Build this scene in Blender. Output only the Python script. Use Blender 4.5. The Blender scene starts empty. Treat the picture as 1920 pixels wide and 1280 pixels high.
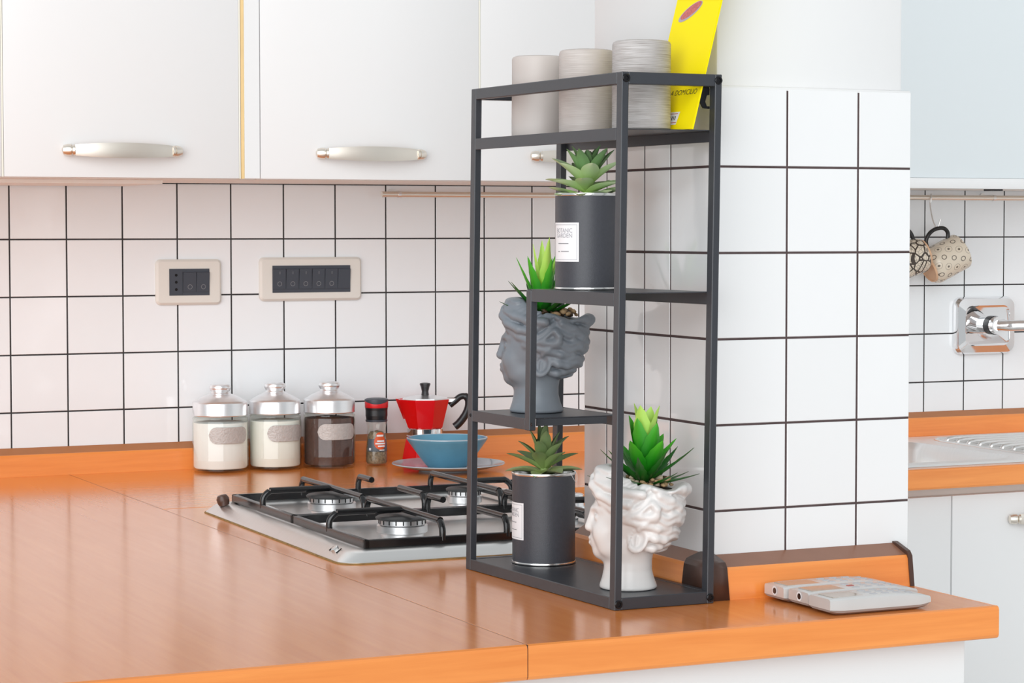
import bpy, bmesh, math, random
import numpy as np
from mathutils import Vector, Matrix

# ------------------------------------------------------------------ camera, world, light
SC = bpy.context.scene
COL = SC.collection
PI = math.pi
CZ = 1.3254                      # eye height; the worktop surface is z = 0.90
cam_d = bpy.data.cameras.new('camera')
cam = bpy.data.objects.new('camera', cam_d)
COL.objects.link(cam)
SC.camera = cam
cam_d.sensor_width = 36.0
cam_d.lens = 4414.08 / 1920 * 36.0
cam_d.clip_start = 0.05
yaw, pitch, roll = -0.436589, 0.047471, -0.000853
_r = Vector((math.cos(yaw), math.sin(yaw), 0)); _f = Vector((-math.sin(yaw), math.cos(yaw), 0)); _u = Vector((0, 0, 1))
_f2 = _f * math.cos(pitch) - _u * math.sin(pitch); _u2 = _u * math.cos(pitch) + _f * math.sin(pitch)
_r3 = _r * math.cos(roll) + _u2 * math.sin(roll); _u3 = _u2 * math.cos(roll) - _r * math.sin(roll)
M = Matrix((_r3, _u3, -_f2)).transposed().to_4x4()
M.translation = Vector((0, 0, CZ))
cam.matrix_world = M

world = bpy.data.worlds.new('daylight')
SC.world = world
world.use_nodes = True
wb = world.node_tree.nodes['Background']
wb.inputs[0].default_value = (0.94, 0.98, 1.0, 1)
wb.inputs[1].default_value = 0.58

sun_d = bpy.data.lights.new('soft_daylight', 'SUN')
sun_d.energy = 2.9; sun_d.angle = math.radians(64); sun_d.color = (0.96, 0.985, 1.0)
sun = bpy.data.objects.new('soft_daylight', sun_d); COL.objects.link(sun)
_az, _el = math.radians(38), math.radians(8)          # from the viewer's side, a little from the left
sun.location = (-2, -3, 3)
sun.rotation_euler = Vector((math.sin(_az) * math.cos(_el), math.cos(_az) * math.cos(_el), -math.sin(_el))).to_track_quat('-Z', 'Y').to_euler()

SC.view_settings.view_transform = 'Standard'
SC.view_settings.look = 'None'
SC.view_settings.exposure = 0.0
SC.view_settings.gamma = 1.0
SC.view_settings.use_curve_mapping = False

# ------------------------------------------------------------------ helpers
def cam_axes(p):
    """unit horizontal vectors at p: towards the viewer, and the viewer's right"""
    t = Vector((-p[0], -p[1], 0)).normalized()
    return t, Vector((-t.y, t.x, 0))

def mesh_from(name, verts, faces, smooth=False):
    me = bpy.data.meshes.new(name)
    me.from_pydata([tuple(v) for v in verts], [], faces)
    me.update()
    if smooth:
        me.polygons.foreach_set('use_smooth', [True] * len(me.polygons))
    return me

def finish(bm, name, smooth=False, angle=None):
    bmesh.ops.recalc_face_normals(bm, faces=bm.faces)
    me = bpy.data.meshes.new(name)
    bm.to_mesh(me); bm.free()
    if smooth:
        me.polygons.foreach_set('use_smooth', [True] * len(me.polygons))
        if angle is not None:
            sharp = me.attributes.new('sharp_edge', 'BOOLEAN', 'EDGE')
            b2 = bmesh.new(); b2.from_mesh(me)
            vals = [len(e.link_faces) == 2 and e.calc_face_angle(0) > angle for e in b2.edges]
            b2.free()
            sharp.data.foreach_set('value', vals)
    return me

def obj(name, me, mat=None, parent=None, loc=None, rot=None):
    o = bpy.data.objects.new(name, me)
    COL.objects.link(o)
    if mat is not None:
        if me.materials:
            o.material_slots[0].link = 'OBJECT'; o.material_slots[0].material = mat
        else:
            me.materials.append(mat)
    if parent is not None:
        o.parent = parent
    if loc is not None: o.location = loc
    if rot is not None: o.rotation_euler = rot
    return o

def tag(o, label, cat, group=None):
    o['label'] = label; o['category'] = cat
    if group: o['group'] = group
    return o

def thing(name, label, cat, loc=(0, 0, 0), rotz=0.0, group=None):
    o = bpy.data.objects.new(name, None); COL.objects.link(o)
    o.empty_display_size = 0.02
    o.location = loc; o.rotation_euler = (0, 0, rotz)
    return tag(o, label, cat, group)

def struct(name, me, mat):
    o = obj(name, me, mat); o['kind'] = 'structure'; return o

def structure_root(name):
    o = bpy.data.objects.new(name, None); COL.objects.link(o); o['kind'] = 'structure'; return o

def add_box(bm, x0, x1, y0, y1, z0, z1, bev=0.0, seg=1, xf=None):
    vs = [bm.verts.new((x, y, z)) for z in (z0, z1) for y in (y0, y1) for x in (x0, x1)]
    fs = [(0, 2, 3, 1), (4, 5, 7, 6), (0, 1, 5, 4), (2, 6, 7, 3), (0, 4, 6, 2), (1, 3, 7, 5)]
    faces = [bm.faces.new([vs[i] for i in f]) for f in fs]
    if bev > 0:
        edges = list({e for f in faces for e in f.edges})
        r = bmesh.ops.bevel(bm, geom=edges, offset=bev, segments=seg, profile=0.5, affect='EDGES')
        vs = list({v for f in r['faces'] for v in f.verts} | {v for v in vs if v.is_valid})
    if xf is not None:
        for v in vs: v.co = xf(v.co)
    return vs

def box(name, x0, x1, y0, y1, z0, z1, mat, parent=None, bev=0.0, seg=1, xf=None, loc=None, rot=None):
    bm = bmesh.new(); add_box(bm, x0, x1, y0, y1, z0, z1, bev, seg, xf)
    return obj(name, finish(bm, name, bev > 0 and seg > 1, 0.6), mat, parent, loc, rot)

def lathe_me(name, prof, n=48, smooth=True, angle=0.7, mod=None):
    """prof: list of (r, z); closed with caps when r = 0 at the ends"""
    bm = bmesh.new()
    rings = []
    for r, z in prof:
        if r < 1e-6:
            rings.append([bm.verts.new((0, 0, z))])
        else:
            ring = []
            for i in range(n):
                a = 2 * PI * i / n
                rr = r * (mod(a, z) if mod else 1)
                ring.append(bm.verts.new((rr * math.cos(a), rr * math.sin(a), z)))
            rings.append(ring)
    for a, b in zip(rings, rings[1:]):
        if len(a) == 1 and len(b) == 1: continue
        for i in range(n):
            j = (i + 1) % n
            if len(a) == 1: bm.faces.new((a[0], b[j], b[i]))
            elif len(b) == 1: bm.faces.new((a[i], a[j], b[0]))
            else: bm.faces.new((a[i], a[j], b[j], b[i]))
    return finish(bm, name, smooth, angle)

def add_tube(bm, pts, rad, n=10, caps=True):
    pts = [Vector(p) for p in pts]
    rads = rad if isinstance(rad, (list, tuple)) else [rad] * len(pts)
    tang = []
    for i in range(len(pts)):
        a = pts[max(i - 1, 0)]; b = pts[min(i + 1, len(pts) - 1)]
        tang.append((b - a).normalized())
    t0 = tang[0]
    ref = Vector((0, 0, 1)) if abs(t0.z) < 0.9 else Vector((1, 0, 0))
    nrm = (ref - t0 * ref.dot(t0)).normalized()
    rings = []
    for i, p in enumerate(pts):
        t = tang[i]
        nrm = (nrm - t * nrm.dot(t)).normalized()
        bi = t.cross(nrm)
        rings.append([bm.verts.new(p + (nrm * math.cos(2 * PI * k / n) + bi * math.sin(2 * PI * k / n)) * rads[i]) for k in range(n)])
    for a, b in zip(rings, rings[1:]):
        for k in range(n):
            bm.faces.new((a[k], a[(k + 1) % n], b[(k + 1) % n], b[k]))
    if caps:
        bm.faces.new(list(reversed(rings[0]))); bm.faces.new(rings[-1])

def tube(name, pts, rad, mat, parent=None, n=10, loc=None, rot=None):
    bm = bmesh.new(); add_tube(bm, pts, rad, n)
    return obj(name, finish(bm, name, True, 0.9), mat, parent, loc, rot)

def spline(pts, m=6):
    """Catmull-Rom through pts"""
    P = [Vector(p) for p in pts]; out = []
    for i in range(len(P) - 1):
        p0 = P[max(i - 1, 0)]; p1 = P[i]; p2 = P[i + 1]; p3 = P[min(i + 2, len(P) - 1)]
        for k in range(m):
            t = k / m
            out.append(0.5 * ((2 * p1) + (p2 - p0) * t + (2 * p0 - 5 * p1 + 4 * p2 - p3) * t * t + (3 * p1 - p0 - 3 * p2 + p3) * t ** 3))
    out.append(P[-1]); return out

def prism_me(name, poly, d, axis, bev=0.0, seg=2, smooth=False):
    """extrude a 2D polygon by d; axis 'y': poly is (x, z); axis 'x': poly is (y, z); axis 'z': poly is (x, y)"""
    bm = bmesh.new()
    def P(a, b, t):
        return {'y': (a, t, b), 'x': (t, a, b), 'z': (a, b, t)}[axis]
    v0 = [bm.verts.new(P(a, b, 0)) for a, b in poly]; v1 = [bm.verts.new(P(a, b, d)) for a, b in poly]
    n = len(poly)
    bm.faces.new(v0); bm.faces.new(list(reversed(v1)))
    for i in range(n): bm.faces.new((v0[i], v1[i], v1[(i + 1) % n], v0[(i + 1) % n]))
    bmesh.ops.recalc_face_normals(bm, faces=bm.faces)
    if bev: bmesh.ops.bevel(bm, geom=list(bm.edges), offset=bev, segments=seg, profile=0.5, affect='EDGES')
    return finish(bm, name, smooth or bev > 0, 0.6)

def rrect(w, h, r, n=5, cx=0, cy=0):
    out = []
    for sx, sy, a0 in ((1, 1, 0), (-1, 1, PI / 2), (-1, -1, PI), (1, -1, 1.5 * PI)):
        for k in range(n + 1):
            a = a0 + PI / 2 * k / n
            out.append((cx + sx * (w / 2 - r) + r * math.cos(a), cy + sy * (h / 2 - r) + r * math.sin(a)))
    return out

def copy_tree(o, parent=None):
    c = o.copy(); COL.objects.link(c); c.parent = parent
    for ch in list(o.children): copy_tree(ch, c)
    return c

def text_me(s, size, shear=0.0, align='CENTER', extrude=0.0):
    cu = bpy.data.curves.new('lettering', 'FONT'); cu.body = s; cu.size = size; cu.align_x = align; cu.shear = shear; cu.resolution_u = 3; cu.extrude = extrude
    o = bpy.data.objects.new('lettering', cu); COL.objects.link(o)
    dg = bpy.context.evaluated_depsgraph_get()
    me = bpy.data.meshes.new_from_object(o.evaluated_get(dg))
    bpy.data.objects.remove(o); bpy.data.curves.remove(cu)
    return me

# ------------------------------------------------------------------ materials
def nmat(name):
    m = bpy.data.materials.new(name); m.use_nodes = True
    nt = m.node_tree; return m, nt, nt.nodes['Principled BSDF']

def N(nt, typ, **kw):
    n = nt.nodes.new(typ)
    for k, v in kw.items():
        if k in ('inp',):
            for a, b in v.items(): n.inputs[a].default_value = b
        else: setattr(n, k, v)
    return n

def simple(name, col, rough=0.5, metal=0.0, spec=0.5, var=0.0, vscale=20.0, bump=0.0, bscale=60.0, stretch=(1, 1, 1), coat=0.0):
    m, nt, b = nmat(name)
    c = tuple(col) + (1,)
    b.inputs['Base Color'].default_value = c
    b.inputs['Roughness'].default_value = rough
    b.inputs['Metallic'].default_value = metal
    b.inputs['Specular IOR Level'].default_value = spec
    b.inputs['Coat Weight'].default_value = coat
    tc = N(nt, 'ShaderNodeTexCoord')
    mp = N(nt, 'ShaderNodeMapping'); mp.inputs['Scale'].default_value = stretch
    nt.links.new(tc.outputs['Object'], mp.inputs['Vector'])
    no = N(nt, 'ShaderNodeTexNoise'); no.inputs['Scale'].default_value = vscale; no.inputs['Detail'].default_value = 4
    nt.links.new(mp.outputs[0], no.inputs['Vector'])
    mx = N(nt, 'ShaderNodeMix', data_type='RGBA')
    mx.inputs['A'].default_value = tuple(x * (1 - var) for x in col) + (1,)
    mx.inputs['B'].default_value = tuple(min(1, x * (1 + var)) for x in col) + (1,)
    nt.links.new(no.outputs['Fac'], mx.inputs['Factor']); nt.links.new(mx.outputs['Result'], b.inputs['Base Color'])
    if bump:
        n2 = N(nt, 'ShaderNodeTexNoise'); n2.inputs['Scale'].default_value = bscale; n2.inputs['Detail'].default_value = 3
        nt.links.new(mp.outputs[0], n2.inputs['Vector'])
        bp = N(nt, 'ShaderNodeBump'); bp.inputs['Strength'].default_value = bump; bp.inputs['Distance'].default_value = 0.002
        nt.links.new(n2.outputs['Fac'], bp.inputs['Height']); nt.links.new(bp.outputs[0], b.inputs['Normal'])
    return m

def wood(name, dark, light, grain='y', rough=0.2, scale=1.0, coat=0.0):
    m, nt, b = nmat(name)
    tc = N(nt, 'ShaderNodeTexCoord'); mp = N(nt, 'ShaderNodeMapping')
    s = {'x': (2.2, 40, 40), 'y': (40, 2.2, 40), 'z': (40, 40, 2.2)}[grain]
    b.inputs['Specular IOR Level'].default_value = 0.8
    mp.inputs['Scale'].default_value = tuple(v * scale for v in s)
    nt.links.new(tc.outputs['Object'], mp.inputs['Vector'])
    n1 = N(nt, 'ShaderNodeTexNoise'); n1.inputs['Scale'].default_value = 1.0; n1.inputs['Detail'].default_value = 6; n1.inputs['Roughness'].default_value = 0.65; n1.inputs['Distortion'].default_value = 0.6
    nt.links.new(mp.outputs[0], n1.inputs['Vector'])
    mp2 = N(nt, 'ShaderNodeMapping'); mp2.inputs['Scale'].default_value = tuple(v * scale * 4 for v in s)
    nt.links.new(tc.outputs['Object'], mp2.inputs['Vector'])
    n2 = N(nt, 'ShaderNodeTexNoise'); n2.inputs['Scale'].default_value = 1.0; n2.inputs['Detail'].default_value = 3
    nt.links.new(mp2.outputs[0], n2.inputs['Vector'])
    ad = N(nt, 'ShaderNodeMath', operation='MULTIPLY_ADD'); ad.inputs[1].default_value = 0.3
    nt.links.new(n2.outputs['Fac'], ad.inputs[0]); nt.links.new(n1.outputs['Fac'], ad.inputs[2])
    cr = N(nt, 'ShaderNodeValToRGB')
    cr.color_ramp.elements[0].position = 0.42; cr.color_ramp.elements[0].color = tuple(dark) + (1,)
    cr.color_ramp.elements[1].position = 0.85; cr.color_ramp.elements[1].color = tuple(light) + (1,)
    nt.links.new(ad.outputs[0], cr.inputs['Fac']); nt.links.new(cr.outputs['Color'], b.inputs['Base Color'])
    b.inputs['Roughness'].default_value = rough
    b.inputs['Coat Weight'].default_value = coat
    b.inputs['Coat Roughness'].default_value = 0.12
    bp = N(nt, 'ShaderNodeBump'); bp.inputs['Strength'].default_value = 0.018; bp.inputs['Distance'].default_value = 0.001
    nt.links.new(ad.outputs[0], bp.inputs['Height']); nt.links.new(bp.outputs[0], b.inputs['Normal'])
    return m

def thin_glass(name, tint=(0.97, 0.99, 0.97), refl=1.0, edge=(0.93, 0.96, 0.92)):
    m = bpy.data.materials.new(name); m.use_nodes = True
    nt = m.node_tree; nt.nodes.clear()
    out = N(nt, 'ShaderNodeOutputMaterial')
    tr = N(nt, 'ShaderNodeBsdfTransparent')
    gl = N(nt, 'ShaderNodeBsdfGlossy'); gl.inputs['Roughness'].default_value = 0.03; gl.inputs['Color'].default_value = (refl, refl, refl, 1)
    lw = N(nt, 'ShaderNodeLayerWeight'); lw.inputs['Blend'].default_value = 0.35
    mxc = N(nt, 'ShaderNodeMix', data_type='RGBA'); mxc.inputs['A'].default_value = tuple(tint) + (1,); mxc.inputs['B'].default_value = tuple(edge) + (1,)
    nt.links.new(lw.outputs['Facing'], mxc.inputs['Factor']); nt.links.new(mxc.outputs['Result'], tr.inputs['Color'])
    lf = N(nt, 'ShaderNodeLayerWeight'); lf.inputs['Blend'].default_value = 0.5
    pw = N(nt, 'ShaderNodeMath', operation='POWER'); pw.inputs[1].default_value = 4.0
    nt.links.new(lf.outputs['Facing'], pw.inputs[0])
    fr = N(nt, 'ShaderNodeMath', operation='MULTIPLY_ADD'); fr.inputs[1].default_value = 0.75; fr.inputs[2].default_value = 0.045
    nt.links.new(pw.outputs[0], fr.inputs[0])
    mx = N(nt, 'ShaderNodeMixShader')
    nt.links.new(fr.outputs[0], mx.inputs[0]); nt.links.new(tr.outputs[0], mx.inputs[1]); nt.links.new(gl.outputs[0], mx.inputs[2])
    nt.links.new(mx.outputs[0], out.inputs['Surface'])
    return m

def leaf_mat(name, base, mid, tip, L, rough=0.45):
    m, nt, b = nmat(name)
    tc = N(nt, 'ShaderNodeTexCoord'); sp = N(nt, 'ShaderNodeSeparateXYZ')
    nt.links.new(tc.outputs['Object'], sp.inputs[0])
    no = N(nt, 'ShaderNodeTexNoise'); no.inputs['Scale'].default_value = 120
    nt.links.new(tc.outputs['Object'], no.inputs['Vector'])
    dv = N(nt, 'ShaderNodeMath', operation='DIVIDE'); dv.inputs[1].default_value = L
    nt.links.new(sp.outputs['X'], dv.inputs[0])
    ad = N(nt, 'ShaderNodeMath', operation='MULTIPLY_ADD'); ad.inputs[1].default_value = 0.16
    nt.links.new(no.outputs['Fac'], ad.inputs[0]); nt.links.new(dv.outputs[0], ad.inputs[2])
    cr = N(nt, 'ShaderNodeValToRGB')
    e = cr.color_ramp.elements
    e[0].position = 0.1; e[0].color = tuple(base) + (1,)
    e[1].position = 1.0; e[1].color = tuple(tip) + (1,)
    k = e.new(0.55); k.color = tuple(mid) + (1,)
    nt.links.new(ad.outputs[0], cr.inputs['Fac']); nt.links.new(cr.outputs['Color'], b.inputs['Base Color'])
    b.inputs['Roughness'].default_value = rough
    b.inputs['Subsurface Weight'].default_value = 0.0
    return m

MT = {}
def tile_mat(name, ca, cb):
    m, nt, b = nmat(name)
    b.inputs['Base Color'].default_value = (0.83, 0.83, 0.835, 1)
    b.inputs['Roughness'].default_value = 0.07
    tc = N(nt, 'ShaderNodeTexCoord')
    geo = N(nt, 'ShaderNodeNewGeometry')
    no = N(nt, 'ShaderNodeTexNoise'); no.inputs['Scale'].default_value = 9.0; no.inputs['Detail'].default_value = 1.5
    nt.links.new(geo.outputs['Position'], no.inputs['Vector'])
    bp = N(nt, 'ShaderNodeBump'); bp.inputs['Strength'].default_value = 0.10; bp.inputs['Distance'].default_value = 0.02
    nt.links.new(no.outputs['Fac'], bp.inputs['Height']); nt.links.new(bp.outputs[0], b.inputs['Normal'])
    oi = N(nt, 'ShaderNodeObjectInfo')
    mx = N(nt, 'ShaderNodeMix', data_type='RGBA'); mx.inputs['A'].default_value = ca + (1,); mx.inputs['B'].default_value = cb + (1,)
    nt.links.new(oi.outputs['Random'], mx.inputs['Factor']); nt.links.new(mx.outputs['Result'], b.inputs['Base Color'])
    return m
MT['tile'] = tile_mat('glazed white pillar tile', (0.805, 0.808, 0.812), (0.83, 0.833, 0.838))
MT['tile_back'] = tile_mat('glazed wall tile lifted against shade and bounce', (0.860, 0.892, 0.915), (0.885, 0.915, 0.938))  # light painted in: paler, bluer than the pillar tile to offset shade and orange bounce
MT['grout'] = simple('dark grout', (0.035, 0.034, 0.036), 0.9, var=0.3, vscale=80)
MT['grout_brown'] = simple('brown grey grout', (0.075, 0.05, 0.05), 0.9, var=0.3, vscale=80)
MT['plaster'] = simple('white plaster', (0.76, 0.757, 0.755), 0.85, var=0.015, vscale=6, bump=0.15, bscale=45)
MT['floor'] = simple('pale floor tile', (0.72, 0.71, 0.69), 0.35, var=0.06, vscale=5)
MT['cabinet'] = simple('white lacquer front', (0.795, 0.80, 0.802), 0.28, var=0.01, vscale=3)
MT['carcass'] = simple('cream carcass board', (0.86, 0.83, 0.79), 0.5, var=0.02, vscale=5)
MT['filler_edge'] = simple('yellowed wood edge', (0.80, 0.58, 0.28), 0.5, var=0.15, vscale=30)
MT['cream_edge'] = simple('cream edge strip', (0.86, 0.84, 0.74), 0.4)
MT['frost'] = simple('frosted pale glass', (0.68, 0.73, 0.75), 0.22, var=0.02, vscale=2, coat=0.3)
MT['worktop'] = wood('cherry laminate top', (0.78, 0.240, 0.050), (0.87, 0.300, 0.074), 'y', 0.17, coat=0.18)
MT['worktop_x'] = wood('cherry laminate top crosswise', (0.78, 0.240, 0.050), (0.87, 0.300, 0.074), 'x', 0.17, coat=0.18)
MT['edge'] = wood('cherry edge band', (0.80, 0.24, 0.042), (0.93, 0.33, 0.075), 'x', 0.3)
MT['edge_y'] = wood('cherry edge band crosswise', (0.80, 0.24, 0.042), (0.93, 0.33, 0.075), 'y', 0.3)
MT['brown_plastic'] = simple('brown plastic', (0.075, 0.035, 0.024), 0.35, var=0.08, vscale=40)
MT['brown_top'] = simple('brown seal strip', (0.27, 0.12, 0.07), 0.4, var=0.1, vscale=40)
MT['wood_seal'] = simple('cherry seal strip', (0.42, 0.16, 0.055), 0.4, var=0.1, vscale=40)
MT['black_metal'] = simple('black powder coat', (0.033, 0.036, 0.044), 0.36, var=0.1, vscale=90, bump=0.06, bscale=900, spec=0.6)
MT['black_screw'] = simple('black screw', (0.008, 0.008, 0.010), 0.25, metal=0.4)
MT['steel'] = simple('brushed steel', (0.84, 0.835, 0.825), 0.34, metal=1.0, var=0.05, vscale=6, stretch=(1, 30, 1))
MT['chrome'] = simple('chrome', (0.86, 0.86, 0.87), 0.06, metal=1.0)
MT['nickel'] = simple('satin nickel', (0.84, 0.78, 0.70), 0.36, metal=1.0, var=0.03, vscale=10)
MT['alu'] = simple('spun aluminium', (0.88, 0.88, 0.89), 0.30, metal=1.0, var=0.06, vscale=12, stretch=(1, 1, 20))
MT['enamel'] = simple('black enamel', (0.008, 0.008, 0.009), 0.18, spec=0.6)
MT['burner_cap'] = simple('burner cap', (0.035, 0.035, 0.036), 0.45, var=0.3, vscale=60)
MT['glass'] = thin_glass('jar glass')
MT['sugar'] = simple('white powder', (0.88, 0.88, 0.87), 0.9, var=0.03, vscale=60)
MT['salt'] = simple('cream powder', (0.85, 0.84, 0.79), 0.9, var=0.03, vscale=60)
MT['coffee'] = simple('ground coffee', (0.085, 0.038, 0.028), 0.85, var=0.5, vscale=160)
MT['plaque'] = simple('pewter plaque', (0.52, 0.49, 0.47), 0.5, metal=0.3, var=0.18, vscale=220, bump=0.5, bscale=300)
MT['red'] = simple('red enamel', (0.72, 0.004, 0.006), 0.22, var=0.05, vscale=20, coat=0.4)
MT['black_plastic'] = simple('black plastic', (0.014, 0.014, 0.016), 0.35)
MT['red_plastic'] = simple('red plastic', (0.65, 0.01, 0.015), 0.35)
MT['dark_switch'] = simple('anthracite switch', (0.052, 0.060, 0.078), 0.38)
MT['switch_mark'] = simple('grey switch mark', (0.20, 0.205, 0.22), 0.5)
MT['hole'] = simple('socket hole', (0.002, 0.002, 0.003), 0.9)
MT['plate_plastic'] = simple('ivory plastic', (0.76, 0.74, 0.69), 0.32)
MT['blue_bowl'] = simple('blue glaze', (0.12, 0.32, 0.45), 0.3, var=0.18, vscale=25, bump=0.1, bscale=200)
MT['blue_plate'] = simple('pale blue glaze', (0.42, 0.51, 0.58), 0.12, var=0.12, vscale=20)
MT['can_paper'] = simple('black card sleeve', (0.050, 0.052, 0.063), 0.42, var=0.15, vscale=300, bump=0.1, bscale=800)
MT['tin'] = simple('tin rim', (0.80, 0.80, 0.79), 0.2, metal=1.0)
MT['paper'] = simple('white paper', (0.84, 0.84, 0.86), 0.7)
MT['ink'] = simple('grey ink', (0.36, 0.36, 0.39), 0.8)
MT['black_ink'] = simple('black ink', (0.03, 0.025, 0.01), 0.8)
MT['grey_ceramic'] = simple('slate grey ceramic', (0.195, 0.22, 0.25), 0.42, var=0.14, vscale=40)
MT['white_ceramic'] = simple('white ceramic', (0.725, 0.705, 0.69), 0.3, var=0.02, vscale=30)
MT['soil'] = simple('dark soil', (0.035, 0.022, 0.014), 0.95, var=0.4, vscale=200, bump=0.8, bscale=300)
MT['pebble_tan'] = simple('tan pebble', (0.42, 0.27, 0.14), 0.6, var=0.5, vscale=90)
MT['pebble_brown'] = simple('brown pebble', (0.11, 0.065, 0.035), 0.6, var=0.5, vscale=90)
MT['pebble_cream'] = simple('cream pebble', (0.68, 0.55, 0.40), 0.6, var=0.3, vscale=90)
MT['yellow'] = simple('yellow coated card', (0.98, 0.80, 0.0), 0.55, var=0.02, vscale=8, spec=0.2)
MT['remote'] = simple('silver plastic', (0.66, 0.65, 0.64), 0.32, metal=0.25, var=0.03, vscale=30)
MT['remote_dark'] = simple('dark infrared lens', (0.03, 0.02, 0.02), 0.2)
MT['remote_base'] = simple('grey plastic underside', (0.34, 0.29, 0.27), 0.4)
MT['button'] = simple('grey rubber button', (0.50, 0.50, 0.52), 0.5)
MT['button_red'] = simple('red print', (0.45, 0.12, 0.10), 0.5)
MT['screen'] = simple('grey green display', (0.50, 0.44, 0.38), 0.12)
MT['peach'] = simple('unglazed peach clay', (0.72, 0.46, 0.29), 0.7, var=0.05)
MT['mug_handle'] = simple('black glaze', (0.015, 0.014, 0.014), 0.25)
MT['orange_label'] = simple('orange label', (0.72, 0.10, 0.02), 0.45, var=0.1, vscale=60)
MT['slate_label'] = simple('slate label', (0.10, 0.12, 0.14), 0.45)
MT['pepper_a'] = simple('peppercorns', (0.26, 0.19, 0.12), 0.8, var=1.0, vscale=260, bump=1.0, bscale=260)
MT['caulk'] = simple('stained caulk', (0.28, 0.16, 0.05), 0.8, var=0.7, vscale=90)
MT['pizza'] = simple('printed pizza', (0.55, 0.13, 0.12), 0.5, var=0.6, vscale=350)
MT['pizza_edge'] = simple('printed tray', (0.42, 0.36, 0.42), 0.5)

def candle_mat(name, a, b_, strength):
    m, nt, b = nmat(name)
    tc = N(nt, 'ShaderNodeTexCoord'); mp = N(nt, 'ShaderNodeMapping'); mp.inputs['Scale'].default_value = (30, 30, 1500)
    nt.links.new(tc.outputs['Object'], mp.inputs['Vector'])
    n1 = N(nt, 'ShaderNodeTexNoise'); n1.inputs['Scale'].default_value = 1.0; n1.inputs['Detail'].default_value = 3
    nt.links.new(mp.outputs[0], n1.inputs['Vector'])
    n2 = N(nt, 'ShaderNodeTexNoise'); n2.inputs['Scale'].default_value = 22; n2.inputs['Detail'].default_value = 2
    nt.links.new(tc.outputs['Object'], n2.inputs['Vector'])
    mu = N(nt, 'ShaderNodeMath', operation='MULTIPLY_ADD'); mu.inputs[1].default_value = strength; mu.inputs[2].default_value = 0.5 - strength / 2
    nt.links.new(n1.outputs['Fac'], mu.inputs[0])
    ad = N(nt, 'ShaderNodeMath', operation='MULTIPLY_ADD'); ad.inputs[1].default_value = 0.5
    nt.links.new(n2.outputs['Fac'], ad.inputs[0]); nt.links.new(mu.outputs[0], ad.inputs[2])
    cr = N(nt, 'ShaderNodeValToRGB')
    cr.color_ramp.elements[0].position = 0.45; cr.color_ramp.elements[0].color = tuple(a) + (1,)
    cr.color_ramp.elements[1].position = 1.05 if False else 1.0; cr.color_ramp.elements[1].color = tuple(b_) + (1,)
    nt.links.new(ad.outputs[0], cr.inputs['Fac']); nt.links.new(cr.outputs['Color'], b.inputs['Base Color'])
    b.inputs['Roughness'].default_value = 0.5
    bp = N(nt, 'ShaderNodeBump'); bp.inputs['Strength'].default_value = 0.6 * strength; bp.inputs['Distance'].default_value = 0.001
    nt.links.new(n1.outputs['Fac'], bp.inputs['Height']); nt.links.new(bp.outputs[0], b.inputs['Normal'])
    return m

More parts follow.
